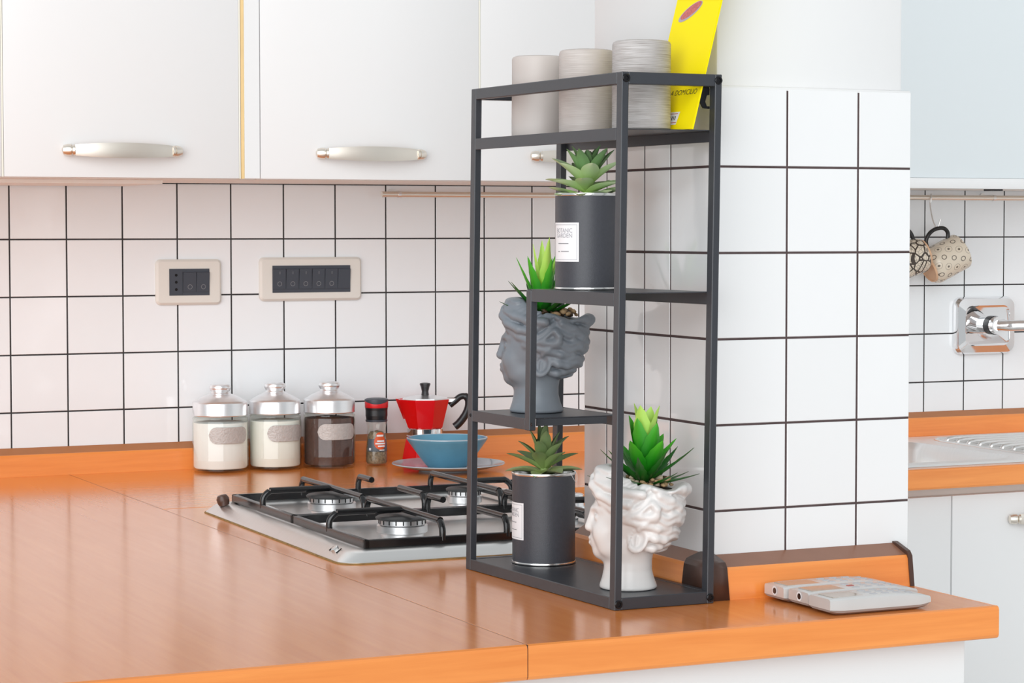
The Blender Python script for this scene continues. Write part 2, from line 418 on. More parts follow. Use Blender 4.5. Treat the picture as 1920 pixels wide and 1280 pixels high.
def mug_mat(name, rings=True):
    """cream glaze; rows of rings (or a net of cells) round the mug, in the mug's own cylinder coordinates"""
    m, nt, b = nmat(name)
    L = nt.links.new
    tc = N(nt, 'ShaderNodeTexCoord'); sp = N(nt, 'ShaderNodeSeparateXYZ'); L(tc.outputs['Object'], sp.inputs[0])
    def math_(op, a, b_=None, c=None):
        n = N(nt, 'ShaderNodeMath', operation=op)
        for i, v in enumerate((a, b_, c)):
            if v is None: continue
            if isinstance(v, (int, float)): n.inputs[i].default_value = v
            else: L(v, n.inputs[i])
        return n.outputs[0]
    cream = (0.74, 0.66, 0.54, 1); ink = (0.06, 0.045, 0.035, 1)
    mx = N(nt, 'ShaderNodeMix', data_type='RGBA'); mx.inputs['A'].default_value = cream; mx.inputs['B'].default_value = ink
    ang = math_('ARCTAN2', sp.outputs['Y'], sp.outputs['X'])
    if rings:
        row = math_('DIVIDE', sp.outputs['Z'], 0.0185)
        fl = math_('FLOOR', row)
        off = math_('MULTIPLY', fl, 0.5)
        colu = math_('ADD', math_('MULTIPLY', ang, 11 / (2 * PI)), off)
        du = math_('MULTIPLY', math_('SUBTRACT', math_('FRACT', colu), 0.5), 1.28)
        dv = math_('SUBTRACT', math_('FRACT', row), 0.5)
        d = math_('SQRT', math_('ADD', math_('MULTIPLY', du, du), math_('MULTIPLY', dv, dv)))
        no = N(nt, 'ShaderNodeTexNoise'); no.inputs['Scale'].default_value = 60; L(tc.outputs['Object'], no.inputs['Vector'])
        d2 = math_('MULTIPLY_ADD', no.outputs['Fac'], 0.06, d)
        ring1 = math_('COMPARE', d2, 0.42, 0.028)
        par = math_('COMPARE', math_('FRACT', math_('MULTIPLY', math_('ADD', math_('FLOOR', colu), fl), 0.5)), 0.0, 0.1)
        dot = math_('LESS_THAN', d2, 0.17)
        ring2 = math_('COMPARE', d2, 0.29, 0.05)
        inner = math_('ADD', math_('MULTIPLY', par, dot), math_('MULTIPLY', math_('SUBTRACT', 1.0, par), ring2))
        f = math_('MINIMUM', math_('ADD', math_('MULTIPLY', math_('MULTIPLY', ring1, par), 0.5), math_('MULTIPLY', inner, 0.85)), 1.0)
    else:
        vo = N(nt, 'ShaderNodeTexVoronoi', feature='DISTANCE_TO_EDGE'); vo.inputs['Scale'].default_value = 55
        L(tc.outputs['Object'], vo.inputs['Vector'])
        v2 = N(nt, 'ShaderNodeTexVoronoi', feature='DISTANCE_TO_EDGE'); v2.inputs['Scale'].default_value = 130
        L(tc.outputs['Object'], v2.inputs['Vector'])
        f = math_('MAXIMUM', math_('LESS_THAN', vo.outputs['Distance'], 0.075), math_('MULTIPLY', math_('LESS_THAN', v2.outputs['Distance'], 0.05), 0.6))
    L(f, mx.inputs['Factor']); L(mx.outputs['Result'], b.inputs['Base Color'])
    b.inputs['Roughness'].default_value = 0.2
    return m

# ------------------------------------------------------------------ the room
YB = 4.0545                                   # tiled face of the back wall
PX0, PX1, PY0, PY1 = 1.362, 1.635, 2.3695, 2.699   # tiled faces of the pillar
TOP = 0.90

struct('floor', (lambda bm: (add_box(bm, -2.5, 5.0, -4.5, 4.3, -0.1, 0.0), finish(bm, 'floor'))[1])(bmesh.new()), MT['floor'])

_tile_cache = {}
def tile_me(w, h, mat, t=0.006, c=0.0007):
    """a tile lying in x-z, its glazed face at y = 0 towards -y, with a soft edge"""
    k = (round(w, 4), round(h, 4), mat)
    if k not in _tile_cache:
        v = [(-w / 2, c, -h / 2), (w / 2, c, -h / 2), (w / 2, c, h / 2), (-w / 2, c, h / 2)]
        v += [(x * (1 - 2 * c / w), 0, z * (1 - 2 * c / h)) for x, _, z in v[:4]]
        v += [(x, t, z) for x, _, z in v[:4]]
        f = [(4, 5, 6, 7)]
        for i in range(4):
            j = (i + 1) % 4
            f += [(i, j, 4 + j, 4 + i), (8 + i, 8 + j, j, i)]
        me = mesh_from('tile', v, f); me.materials.append(MT[mat])
        _tile_cache[k] = me
    return _tile_cache[k]

def lay_tiles(parent, us, zs, place, rotz, gap, mat='tile'):
    for a, b in zip(us, us[1:]):
        for z0, z1 in zip(zs, zs[1:]):
            w, h = b - a - gap, z1 - z0 - gap
            o = obj('tile', tile_me(w, h, mat), None, parent, place((a + b) / 2, (z0 + z1) / 2), (random.uniform(-.0015, .0015), 0, rotz + random.uniform(-.0015, .0015)))

random.seed(4)
# back wall: grout bed, with every tile a piece of its own
wall_back = structure_root('wall_back')
obj('plaster_face', (lambda bm: (add_box(bm, -0.6, 3.6, YB + 0.004, YB + 0.16, 0.0, 2.6), finish(bm, 'plaster_face'))[1])(bmesh.new()), MT['plaster'], wall_back)
obj('grout_bed', (lambda bm: (add_box(bm, -0.56, 3.54, YB + 0.0007, YB + 0.006, 0.88, 1.4095), finish(bm, 'grout_bed'))[1])(bmesh.new()), MT['grout'], wall_back)
cols = [0.9345 + 0.1 * i for i in range(-15, 27)]
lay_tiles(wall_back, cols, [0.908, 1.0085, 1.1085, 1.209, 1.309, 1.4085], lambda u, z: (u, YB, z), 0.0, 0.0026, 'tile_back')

box('wall_right', 3.6, 3.7, 0.6, YB + 0.16, 0.0, 2.6, MT['plaster'])['kind'] = 'structure'

# pillar: plaster shaft, tiled lower part
wall_pillar = structure_root('wall_pillar')
obj('plaster_shaft', (lambda bm: (add_box(bm, PX0 + 0.010, PX1 - 0.006, PY0 + 0.010, PY1 - 0.006, 0.0, 2.6, 0.004, 2), finish(bm, 'plaster_shaft', True, 0.6))[1])(bmesh.new()), MT['plaster'], wall_pillar)
obj('grout_bed', (lambda bm: (add_box(bm, PX0 + 0.0005, PX1 - 0.0005, PY0 + 0.0007, PY1 - 0.0005, 0.86, 1.4885), finish(bm, 'grout_bed'))[1])(bmesh.new()), MT['grout_brown'], wall_pillar)
obj('cap_plaster', (lambda bm: (add_box(bm, PX0 + 0.0002, PX1 - 0.0002, PY0 + 0.0002, PY1 - 0.0002, 1.4865, 1.4915, 0.002, 2), finish(bm, 'cap_plaster', True, 0.6))[1])(bmesh.new()), MT['plaster'], wall_pillar)
zs = [0.898, 0.998, 1.098, 1.198, 1.298, 1.398, 1.4904]
G = 0.0026
lay_tiles(wall_pillar, [PX0 - G / 2, 1.4621, 1.5606, PX1 + G / 2], zs, lambda u, z: (u, PY0, z), 0.0, G)
lay_tiles(wall_pillar, [PY0 + 0.0055 - G / 2, 2.4712, 2.5367, 2.6368, PY1 + G / 2], zs, lambda u, z: (PX0, u, z), -PI / 2, G)
lay_tiles(wall_pillar, [PY0 + 0.0055 - G / 2, 2.4712, 2.5712, PY1 + G / 2], zs, lambda u, z: (PX1, u, z), PI / 2, G)
lay_tiles(wall_pillar, [PX0 + 0.0055 - G / 2, 1.4621, 1.5606, PX1 - 0.0055 + G / 2], zs, lambda u, z: (u, PY1, z), PI, G)

# splashback trims: (offset from wall, z) profile
def trim_profile(o0=0.0375, h=0.0475):
    return [(o0, 0.0), (o0 - 0.005, 0.033), (o0 - 0.0075, 0.0365), (0.0, 0.0405), (0.0, 0.0)]
def seal_profile(o0=0.0375):
    return [(o0 - 0.009, 0.0368), (0.0, 0.0475), (0.0, 0.0405)]
def run(name, poly, a, b, face, along, mat, parent):
    """extrude a trim profile along x (wall facing -y at y=face) or along y (wall facing -x at x=face)"""
    bm = bmesh.new()
    if along == 'x':
        P = lambda t, o, z: (t, face - o, TOP + z)
    else:
        P = lambda t, o, z: (face - o, t, TOP + z)
    v0 = [bm.verts.new(P(a, o, z)) for o, z in poly]; v1 = [bm.verts.new(P(b, o, z)) for o, z in poly]
    n = len(poly); bm.faces.new(v0); bm.faces.new(v1[::-1])
    for i in range(n): bm.faces.new((v0[i], v1[i], v1[(i + 1) % n], v0[(i + 1) % n]))
    return obj(name, finish(bm, name), mat, parent)

t1 = structure_root('trim_1')                 # along the back wall
run('wood_face', trim_profile(0.026), -0.45, 3.45, YB - 0.0003, 'x', MT['edge'], t1)
run('seal_strip', seal_profile(0.026), -0.45, 3.45, YB - 0.0003, 'x', MT['wood_seal'], t1)
t2 = structure_root('trim_2')                 # round the pillar
PF, PL = PY0 - 0.0003, PX0 - 0.0003
run('wood_face', trim_profile(), 1.352, 1.612, PF, 'x', MT['edge'], t2)
run('seal_strip', seal_profile(), 1.352, 1.612, PF, 'x', MT['brown_top'], t2)
TRL = 0.0268
run('wood_face', trim_profile(TRL), PY0 + 0.004, PY1 - 0.005, PL, 'y', MT['edge_y'], t2)
run('seal_strip', seal_profile(TRL), PY0 + 0.004, PY1 - 0.005, PL, 'y', MT['brown_top'], t2)
# brown corner cover: the profile swept round the outside corner
bm = bmesh.new()
pr = [(0.0395, -0.0002), (0.0335, 0.0365), (0.0290, 0.0425), (0.022, 0.0445), (0.010, 0.0475), (0.004, 0.0490), (0.0, 0.0490)]
rings = []
k_l = (TRL + 0.002) / 0.0395
stations = [('x', 1.3630)] + [('c', a / 6) for a in range(7)] + [('y', 2.392)]
for kind, s in stations:
    ring = []
    for o, z in pr:
        ol = o * k_l; rad = 0.35 * ol + 0.0008
        if kind == 'x': p = (s, PF - o, TOP + z)
        elif kind == 'y': p = (PL - ol, s, TOP + z)
        else:
            ang = s * PI / 2
            p = (PL - ol + rad - rad * math.sin(ang), PF - o + rad - rad * math.cos(ang), TOP + z)
        ring.append(bm.verts.new(p))
    rings.append(ring)
for a, b in zip(rings, rings[1:]):
    for i in range(len(pr) - 1): bm.faces.new((a[i], a[i + 1], b[i + 1], b[i]))
me = finish(bm, 'corner_cover', True, 0.9)
o = obj('corner_cover', me, MT['brown_plastic'], t2)
md = o.modifiers.new('thickness', 'SOLIDIFY'); md.thickness = 0.0012; md.offset = -1
run('end_cap', [(0.0395, -0.0001), (0.0345, 0.036), (0.030, 0.0415), (0.004, 0.0495), (0.0, 0.0495), (0.0, 0.0)], 1.612, 1.6175, PF, 'x', MT['brown_plastic'], t2)

# ------------------------------------------------------------------ worktops and what they stand on
def worktop(name, label, x0, x1, y0, y1, top_mat, edges, hole=None):
    t = thing(name, label, 'worktop', (0, 0, 0), 0)
    e = 0.004
    bx0 = x0 + (e if 'l' in edges else 0); bx1 = x1 - (e if 'r' in edges else 0); by0 = y0 + (e if 'f' in edges else 0)
    if hole is None:
        box('board', bx0, bx1, by0, y1, TOP - 0.037, TOP, top_mat, t, 0.0004)
    else:
        bm = bmesh.new()
        ou = [bm.verts.new((x, y, TOP)) for x, y in ((bx0, by0), (bx1, by0), (bx1, y1), (bx0, y1))]
        inn = [bm.verts.new((x, y, TOP)) for x, y in rrect(hole[1] - hole[0], hole[3] - hole[2], 0.055, 5, (hole[0] + hole[1]) / 2, (hole[2] + hole[3]) / 2)]
        es = [bm.edges.new((c[i], c[(i + 1) % len(c)])) for c in (ou, inn) for i in range(len(c))]
        r = bmesh.ops.triangle_fill(bm, edges=es, use_beauty=True)
        fs = [f for f in r['geom'] if isinstance(f, bmesh.types.BMFace)]
        ex = bmesh.ops.extrude_face_region(bm, geom=fs)
        for v in ex['geom']:
            if isinstance(v, bmesh.types.BMVert): v.co.z = TOP - 0.037
        obj('board', finish(bm, 'board'), top_mat, t)
    if 'f' in edges:
        poly = [(y0 + e, TOP - 0.0372), (y0 + 0.0045, TOP - 0.0374), (y0 + 0.0015, TOP - 0.036), (y0, TOP - 0.033), (y0, TOP - 0.0042), (y0 + 0.0013, TOP - 0.0013), (y0 + 0.0040, TOP - 0.0001), (y0 + e + 0.0002, TOP - 0.0001)]
        obj('edge_band', prism_me('edge_band', poly, x1 - x0, 'x'), MT['edge'], t, (x0, 0, 0))
    if 'r' in edges:
        box('end_band', x1 - e, x1, y0 + 0.0045, y1, TOP - 0.0370, TOP - 0.0002, MT['edge_y'], t, 0.0012, 2)
    return t
SEAM = 1.0282
SEAMF = MT['brown_plastic']
YF = 2.1655
WT2 = 3.462
wt_a = worktop('worktop', 'broad cherry wood worktop board left of the long seam', -0.45, SEAM - 0.0006, YF, YB - 0.002, MT['worktop'], 'f')
worktop('worktop', 'cherry wood worktop peninsula carrying the gas hob and black shelf', SEAM + 0.0006, 1.6185, YF, WT2 - 0.0005, MT['worktop'], 'fr')
worktop('worktop', 'cherry wood worktop along the tiled wall holding the steel sink', SEAM + 0.0006, 3.42, WT2 + 0.0005, YB - 0.002, MT['worktop_x'], 'f', (2.236, 2.692, 3.526, 3.909))

box('joint_filler', SEAM - 0.0005, SEAM + 0.0005, YF + 0.0008, YB - 0.004, TOP - 0.034, TOP - 0.0002, SEAMF, wt_a)
pen = thing('peninsula_cabinet', 'white panelled peninsula base under the overhanging cherry worktop', 'cabinet')
box('front_panel', -0.40, 1.598, YF + 0.036, YF + 0.054, 0.0, TOP - 0.0375, MT['cabinet'], pen, 0.0008)
box('side_panel', 1.580, 1.598, YF + 0.0545, 2.36, 0.0, TOP - 0.0375, MT['cabinet'], pen, 0.0008)
box('inner_panel', 1.5, 1.518, 2.72, 3.45, 0.0, TOP - 0.0375, MT['cabinet'], pen, 0.0008)

def base_unit(label, x0, x1):
    t = thing('base_cabinet', label, 'cabinet', (0, 0, 0), 0, 'white base cabinets under the sink')
    bm = bmesh.new(); zt = TOP - 0.0377
    for q in ((x0, x0 + 0.016, 3.512, YB - 0.004, 0.1, zt), (x1 - 0.016, x1, 3.512, YB - 0.004, 0.1, zt), (x0 + 0.016, x1 - 0.016, YB - 0.012, YB - 0.004, 0.1, zt), (x0 + 0.016, x1 - 0.016, 3.512, YB - 0.012, 0.1, 0.116), (x0 + 0.016, x1 - 0.016, 3.512, 3.528, zt - 0.05, zt)): add_box(bm, *q)
    obj('carcass', finish(bm, 'carcass'), MT['carcass'], t)
    box('plinth', x0, x1, 3.55, 3.57, 0.0, 0.0995, MT['cabinet'], t)
    d = box('door', x0 + 0.0015, x1 - 0.0015, 3.492, 3.511, 0.105, 0.846, MT['cabinet'], t, 0.0015, 2)
    return t, d
def bar_handle(parent, cx, z, y, L, name='handle'):
    """bowed bar pull: flat bowed strap with a collar and rounded foot at each end"""
    n = 14; bm = bmesh.new(); ring = []
    for i in range(n + 1):
        s = i / n * 2 - 1
        x = cx + s * (L / 2 - 0.018)
        bow = 0.010 * (1 - s * s)
        h = 0.0088 + 0.0035 * (1 - s * s)
        yo = y - 0.016 - bow
        ring.append([bm.verts.new((x, yo + dy, z + dz)) for dy, dz in ((-0.002, -h), (-0.0042, 0), (-0.002, h), (0.002, h), (0.002, -h))])
    for a, b in zip(ring, ring[1:]):
        for k in range(5): bm.faces.new((a[k], a[(k + 1) % 5], b[(k + 1) % 5], b[k]))
    bm.faces.new(ring[0]); bm.faces.new(ring[-1][::-1])
    for s in (-1, 1):
        pts = [(cx + s * (L / 2 - 0.019), y - 0.014, z), (cx + s * (L / 2 - 0.017), y - 0.0135, z), (cx + s * (L / 2 - 0.0165), y - 0.0125, z), (cx + s * (L / 2 - 0.0145), y - 0.0115, z), (cx + s * (L / 2 - 0.014), y - 0.0110, z), (cx + s * (L / 2 - 0.008), y - 0.009, z), (cx + s * (L / 2 - 0.002), y - 0.007, z), (cx + s * L / 2, y - 0.006, z)]
        add_tube(bm, pts, [0.0085, 0.0085, 0.0070, 0.0070, 0.0092, 0.0095, 0.0078, 0.0035], 14)
        add_tube(bm, [(cx + s * (L / 2 - 0.010), y - 0.009, z), (cx + s * (L / 2 - 0.010), y - 0.0002, z)], 0.006, 12)
    return obj(name, finish(bm, name, True, 0.8), MT['nickel'], parent)

u, d = base_unit('white base cabinet beside the pillar, below the sink bowl', 1.80, 2.504)
u, d = base_unit('white base cabinet with a nickel pull, under the drainer', 2.504, 3.104)
bar_handle(d, 2.72, 0.798, 3.492, 0.19)

# ------------------------------------------------------------------ wall cabinets
YC, ZC = 3.71, 1.4085
def wall_unit(label, x0, x1, hx):
    t = thing('wall_cabinet', label, 'cabinet', (0, 0, 0), 0, 'white wall cabinets')
    box('carcass', x0, x1, YC + 0.021, YB - 0.003, ZC, 2.30, MT['carcass'], t)
    d = box('door', x0 + 0.0003, x1 - 0.0030, YC, YC + 0.0200, ZC + 0.001, 2.30, MT['cabinet'], t, 0.0012, 2)
    box('edge_strip', x1 - 0.0029, x1 - 0.0002, YC + 0.0006, YC + 0.0200, ZC + 0.001, 2.30, MT['cream_edge'], d)
    if hx is not None: bar_handle(d, hx, 1.4525, YC, 0.196)
    return t
wall_unit('white wall cabinet cut off by the left edge of the picture', 0.446, 0.8472, None)
w1 = wall_unit('white wall cabinet with bowed nickel pull, above the socket plate', 0.8475, 1.2390, 1.0375)
box('lamp_batten', 0.86, 1.135, YC + 0.10, YB - 0.004, ZC - 0.0065, ZC - 0.0002, MT['carcass'], w1)
wall_unit('white wall cabinet above the coffee pot and the pepper grinder', 1.2735, 1.6720, 1.4665)
wall_unit('white wall cabinet partly behind the candles on the black shelf', 1.6722, 2.095, 1.862)
fl = thing('filler_strip', 'narrow white filler strip with a yellowed edge between two wall cabinets', 'filler')
box('face', 1.2455, 1.2725, YC + 0.001, YC + 0.019, ZC + 0.001, 2.30, MT['cabinet'], fl, 0.0008)
box('raw_edge', 1.2398, 1.2453, YC + 0.0008, YC + 0.025, ZC + 0.001, 2.30, MT['filler_edge'], fl)
box('backing', 1.2410, 1.2715, YC + 0.0255, YB - 0.004, ZC, 2.30, MT['carcass'], fl)

gc = thing('glass_cabinet', 'wall cabinet with pale frosted glass front and white bottom rail', 'cabinet')
box('carcass', 2.13, 3.12, YC + 0.025, YB - 0.003, ZC - 0.003, 2.30, MT['carcass'], gc)
box('bottom_rail', 2.13, 3.12, YC - 0.002, YC + 0.0245, 1.4025, 1.4225, MT['cabinet'], gc, 0.0015, 2)
box('glass_panel', 2.132, 3.118, YC + 0.004, YC + 0.012, 1.423, 2.30, MT['frost'], gc)
box('catch', 2.772, 2.795, YC + 0.03, YC + 0.06, 1.3995, 1.4053, MT['black_plastic'], gc)

# ------------------------------------------------------------------ wall fittings
rail = thing('utensil_rail', 'slim steel utensil rail running along the tiles under the cabinets', 'rail')
tube('bar', [(1.6105, YB - 0.04, 1.3900), (3.35, YB - 0.04, 1.3900)], 0.0052, MT['nickel'], rail, 12)
for x in (1.6445, 2.977):
    bm = bmesh.new()
    add_tube(bm, [(x, YB - 0.0002, 1.3935), (x, YB - 0.02, 1.3935), (x, YB - 0.0345, 1.3935)], 0.0028, 10)
    add_tube(bm, [(x - 0.0028, YB - 0.04, 1.39), (x + 0.0028, YB - 0.04, 1.39)], 0.0066, 14)
    add_tube(bm, [(x, YB - 0.0003, 1.3935), (x, YB - 0.003, 1.3935)], 0.007, 14)
    obj('bracket', finish(bm, 'bracket', True, 0.8), MT['steel'], rail)

def wall_plate(label, cx, cz, w, h, iw, ih, n, socket):
    t = thing('switch_plate', label, 'switch', (cx, YB, cz))
    me = prism_me('frame', rrect(w, h, 0.009), -0.009, 'y')
    bm = bmesh.new(); bm.from_mesh(me)
    front = [f for f in bm.faces if all(abs(v.co.y + 0.009) < 1e-6 for v in f.verts)]
    bmesh.ops.inset_region(bm, faces=front, thickness=0.004, depth=0.0)
    for f in bm.faces:
        pass
    for v in bm.verts:
        if v.co.y < -0.0089 and not (abs(v.co.x) < w / 2 - 0.0035 and abs(v.co.z) < h / 2 - 0.0035): v.co.y = -0.005
    fr = obj('frame', finish(bm, 'frame', True, 0.5), MT['plate_plastic'], t)
    box('module_bed', -iw / 2, iw / 2, -0.0098, -0.0092, -ih / 2, ih / 2, MT['dark_switch'], t)
    mw = iw / n
    for i in range(n):
        x0 = -iw / 2 + i * mw
        if socket and i == 0:
            s = box('socket', x0 + 0.0006, x0 + mw - 0.0006, -0.0108, -0.0099, -ih / 2 + 0.001, ih / 2 - 0.001, MT['dark_switch'], t, 0.0003)
            for dz in (-0.0130, 0.0, 0.0125):
                bm = bmesh.new(); bmesh.ops.create_circle(bm, cap_ends=True, radius=0.0026, segments=14)
                obj('pin_hole', finish(bm, 'pin_hole'), MT['hole'], s, (x0 + mw / 2, -0.01085, dz), (PI / 2, 0, 0))
            continue
        poly = [(-0.0104, -ih / 2 + 0.0065), (-0.0118, 0.0), (-0.0132, ih / 2 - 0.0065), (-0.0099, ih / 2 - 0.0058), (-0.0099, -ih / 2 + 0.0058)]
        k = obj('rocker', prism_me('rocker', poly, mw - 0.0012, 'x'), MT['dark_switch'], t, (x0 + 0.0006, 0, 0))
        last = n > 3 and i == n - 1
        bm = bmesh.new()
        ro, ri = 0.0044, 0.0034
        if not last:
            a = [bm.verts.new((ro * math.cos(q * PI / 10), ro * math.sin(q * PI / 10), 0)) for q in range(20)]
            b = [bm.verts.new((ri * math.cos(q * PI / 10), ri * math.sin(q * PI / 10), 0)) for q in range(20)]
            for q in range(20): bm.faces.new((a[q], a[(q + 1) % 20], b[(q + 1) % 20], b[q]))
            obj('off_mark', finish(bm, 'off_mark'), MT['switch_mark'], k, (mw / 2, -0.01128, -0.0085), (PI / 2 + 0.082, 0, 0))
        else: bm.free()
        if n > 3 and not last:
            box('on_mark', mw / 2 - 0.0005, mw / 2 + 0.0005, -0.01305, -0.0126, 0.009, 0.014, MT['switch_mark'], k)
    return t
wall_plate('ivory wall plate with a socket and two dark switches', 1.2533, 1.2325, 0.121, 0.081, 0.0742, 0.0475, 3, True)
wall_plate('long ivory wall plate with a row of six dark switches', 1.4845, 1.2360, 0.197, 0.079, 0.1505, 0.0490, 6, False)

# wall tap: square chrome rose with spout
fa = thing('wall_tap', 'chrome wall tap with square rose over the sink', 'tap', (2.9785, YB, 1.1245))
bm = bmesh.new()
lay = [(0.150, 0.120, 0.020, 0.0), (0.150, 0.120, 0.020, -0.010), (0.142, 0.112, 0.018, -0.018), (0.112, 0.084, 0.016, -0.022), (0.106, 0.078, 0.016, -0.0205)]
rr = [[bm.verts.new((x, y, z)) for x, z in rrect(w, h, r, 6)] for w, h, r, y in lay]
for a, b in zip(rr, rr[1:]):
    n = len(a)
    for i in range(n): bm.faces.new((a[i], a[(i + 1) % n], b[(i + 1) % n], b[i]))
bm.faces.new(rr[-1])
obj('rose', finish(bm, 'rose', True, 0.5), MT['chrome'], fa)
bm = bmesh.new(); add_tube(bm, [(-0.010, -0.020, 0.002), (-0.010, -0.045, 0.002)], 0.0185, 24); add_tube(bm, [(-0.010, -0.060, 0.002), (-0.010, -0.075, 0.002)], 0.0185, 24)
obj('stem', finish(bm, 'stem', True, 0.8), MT['chrome'], fa)
bm = bmesh.new(); add_tube(bm, [(-0.010, -0.044, 0.002), (-0.010, -0.061, 0.002)], 0.0195, 24)
obj('seal_ring', finish(bm, 'seal_ring', True, 0.8), MT['black_plastic'], fa)
tube('spout', spline([(-0.012, -0.074, 0.002), (0.003, -0.092, 0.002), (0.03, -0.112, 0.003), (0.08, -0.150, 0.004), (0.15, -0.20, 0.004), (0.17, -0.215, -0.006), (0.173, -0.218, -0.02)], 5), 0.0115, MT['chrome'], fa, 16)

# sink
sk = thing('sink', 'stainless steel inset sink with a ribbed drainer', 'sink', (0, 0, TOP))
bm = bmesh.new()
ox0, ox1, oy0, oy1 = 2.20, 3.16, 3.498, 3.978
bw = dict(x0=2.24, x1=2.688, y0=3.530, y1=3.905)
def ringp(x0, x1, y0, y1, z, r): return [bm.verts.new((x, y, z)) for x, y in rrect(x1 - x0, y1 - y0, r, 6, (x0 + x1) / 2, (y0 + y1) / 2)]
r0 = ringp(bw['x0'], bw['x1'], bw['y0'], bw['y1'], 0.0045, 0.06)
r1 = ringp(bw['x0'] + 0.008, bw['x1'] - 0.008, bw['y0'] + 0.008, bw['y1'] - 0.008, -0.010, 0.055)
r2 = ringp(bw['x0'] + 0.02, bw['x1'] - 0.02, bw['y0'] + 0.02, bw['y1'] - 0.02, -0.150, 0.05)
r3 = ringp(bw['x0'] + 0.05, bw['x1'] - 0.05, bw['y0'] + 0.05, bw['y1'] - 0.05, -0.165, 0.03)
for a, b in ((r0, r1), (r1, r2), (r2, r3)):
    n = len(a)
    for i in range(n): bm.faces.new((a[i], a[(i + 1) % n], b[(i + 1) % n], b[i]))
bm.faces.new(r3)
obj('bowl', finish(bm, 'bowl', True, 0.9), MT['steel'], sk)
bm = bmesh.new()
# deck: outer rim ring around bowl + drainer
vo = [bm.verts.new(p) for p in ((ox0, oy0, 0.004), (ox1, oy0, 0.004), (ox1, oy1, 0.004), (ox0, oy1, 0.004))]
vl = [bm.verts.new(p) for p in ((ox0 - 0.003, oy0 - 0.003, 0.0002), (ox1 + 0.003, oy0 - 0.003, 0.0002), (ox1 + 0.003, oy1 + 0.003, 0.0002), (ox0 - 0.003, oy1 + 0.003, 0.0002))]
for i in range(4): bm.faces.new((vl[i], vl[(i + 1) % 4], vo[(i + 1) % 4], vo[i]))
hole = [bm.verts.new((x, y, 0.0045)) for x, y in rrect(bw['x1'] - bw['x0'], bw['y1'] - bw['y0'], 0.06, 6, (bw['x0'] + bw['x1']) / 2, (bw['y0'] + bw['y1']) / 2)]
eo = [bm.edges.new((vo[i], vo[(i + 1) % 4])) if bm.edges.get((vo[i], vo[(i + 1) % 4])) is None else bm.edges.get((vo[i], vo[(i + 1) % 4])) for i in range(4)]
eh = [bm.edges.new((hole[i], hole[(i + 1) % len(hole)])) for i in range(len(hole))]
bmesh.ops.triangle_fill(bm, edges=eo + eh, use_beauty=True)
bmesh.ops.recalc_face_normals(bm, faces=bm.faces)
obj('deck', finish(bm, 'deck'), MT['steel'], sk)
for k in range(9):
    y = 3.585 + k * 0.036
    tube('drainer_rib', spline([(2.765, y, 0.0035), (2.78, y, 0.0085), (2.9, y, 0.0085), (3.10, y, 0.0085), (3.12, y, 0.0035)], 3), 0.0055, MT['steel'], sk, 8)
bm = bmesh.new()
add_tube(bm, spline([(2.74, 3.86, 0.0045), (2.735, 3.72, 0.0045), (2.735, 3.60, 0.0045), (2.75, 3.55, 0.0045), (2.80, 3.545, 0.0045), (3.10, 3.545, 0.0045)], 5), 0.0035, 8)
add_tube(bm, spline([(2.74, 3.86, 0.0045), (2.76, 3.905, 0.0045), (2.82, 3.915, 0.0045), (3.10, 3.915, 0.0045)], 5), 0.0035, 8)
obj('drainer_bead', finish(bm, 'drainer_bead', True, 0.9), MT['steel'], sk)

# ------------------------------------------------------------------ gas hob
HOB = thing('gas_hob', 'stainless steel four-burner gas hob with black pan supports', 'hob', (1.0610, 2.781, TOP), -0.021)
HW, HD = 0.515, 0.635
bm = bmesh.new()
lay = [(0.0, 0.028, 0.0002), (0.0, 0.028, 0.002), (0.012, 0.024, 0.0125), (0.020, 0.02, 0.0150), (0.034, 0.018, 0.0155), (0.040, 0.016, 0.0115), (0.046, 0.014, 0.0085)]
rr = [[bm.verts.new((x, y, z)) for x, y in rrect(HW - 2 * i, HD - 2 * i, r, 7, HW / 2, HD / 2)] for i, r, z in lay]
for a, b in zip(rr, rr[1:]):
    n = len(a)
    for i in range(n): bm.faces.new((a[i], a[(i + 1) % n], b[(i + 1) % n], b[i]))
bm.faces.new(rr[-1])
obj('steel_top', finish(bm, 'steel_top', True, 0.7), MT['steel'], HOB)
bm = bmesh.new()
rr = [[bm.verts.new((x, y, z)) for x, y in rrect(HW + 2 * i, HD + 2 * i, 0.03, 7, HW / 2, HD / 2)] for i, z in ((0.0025, 0.0001), (0.0015, 0.0016), (-0.001, 0.0016))]
for a, b in zip(rr, rr[1:]):
    n = len(a)
    for i in range(n): bm.faces.new((a[i], a[(i + 1) % n], b[(i + 1) % n], b[i]))
obj('sealing_bead', finish(bm, 'sealing_bead'), MT['caulk'], HOB)

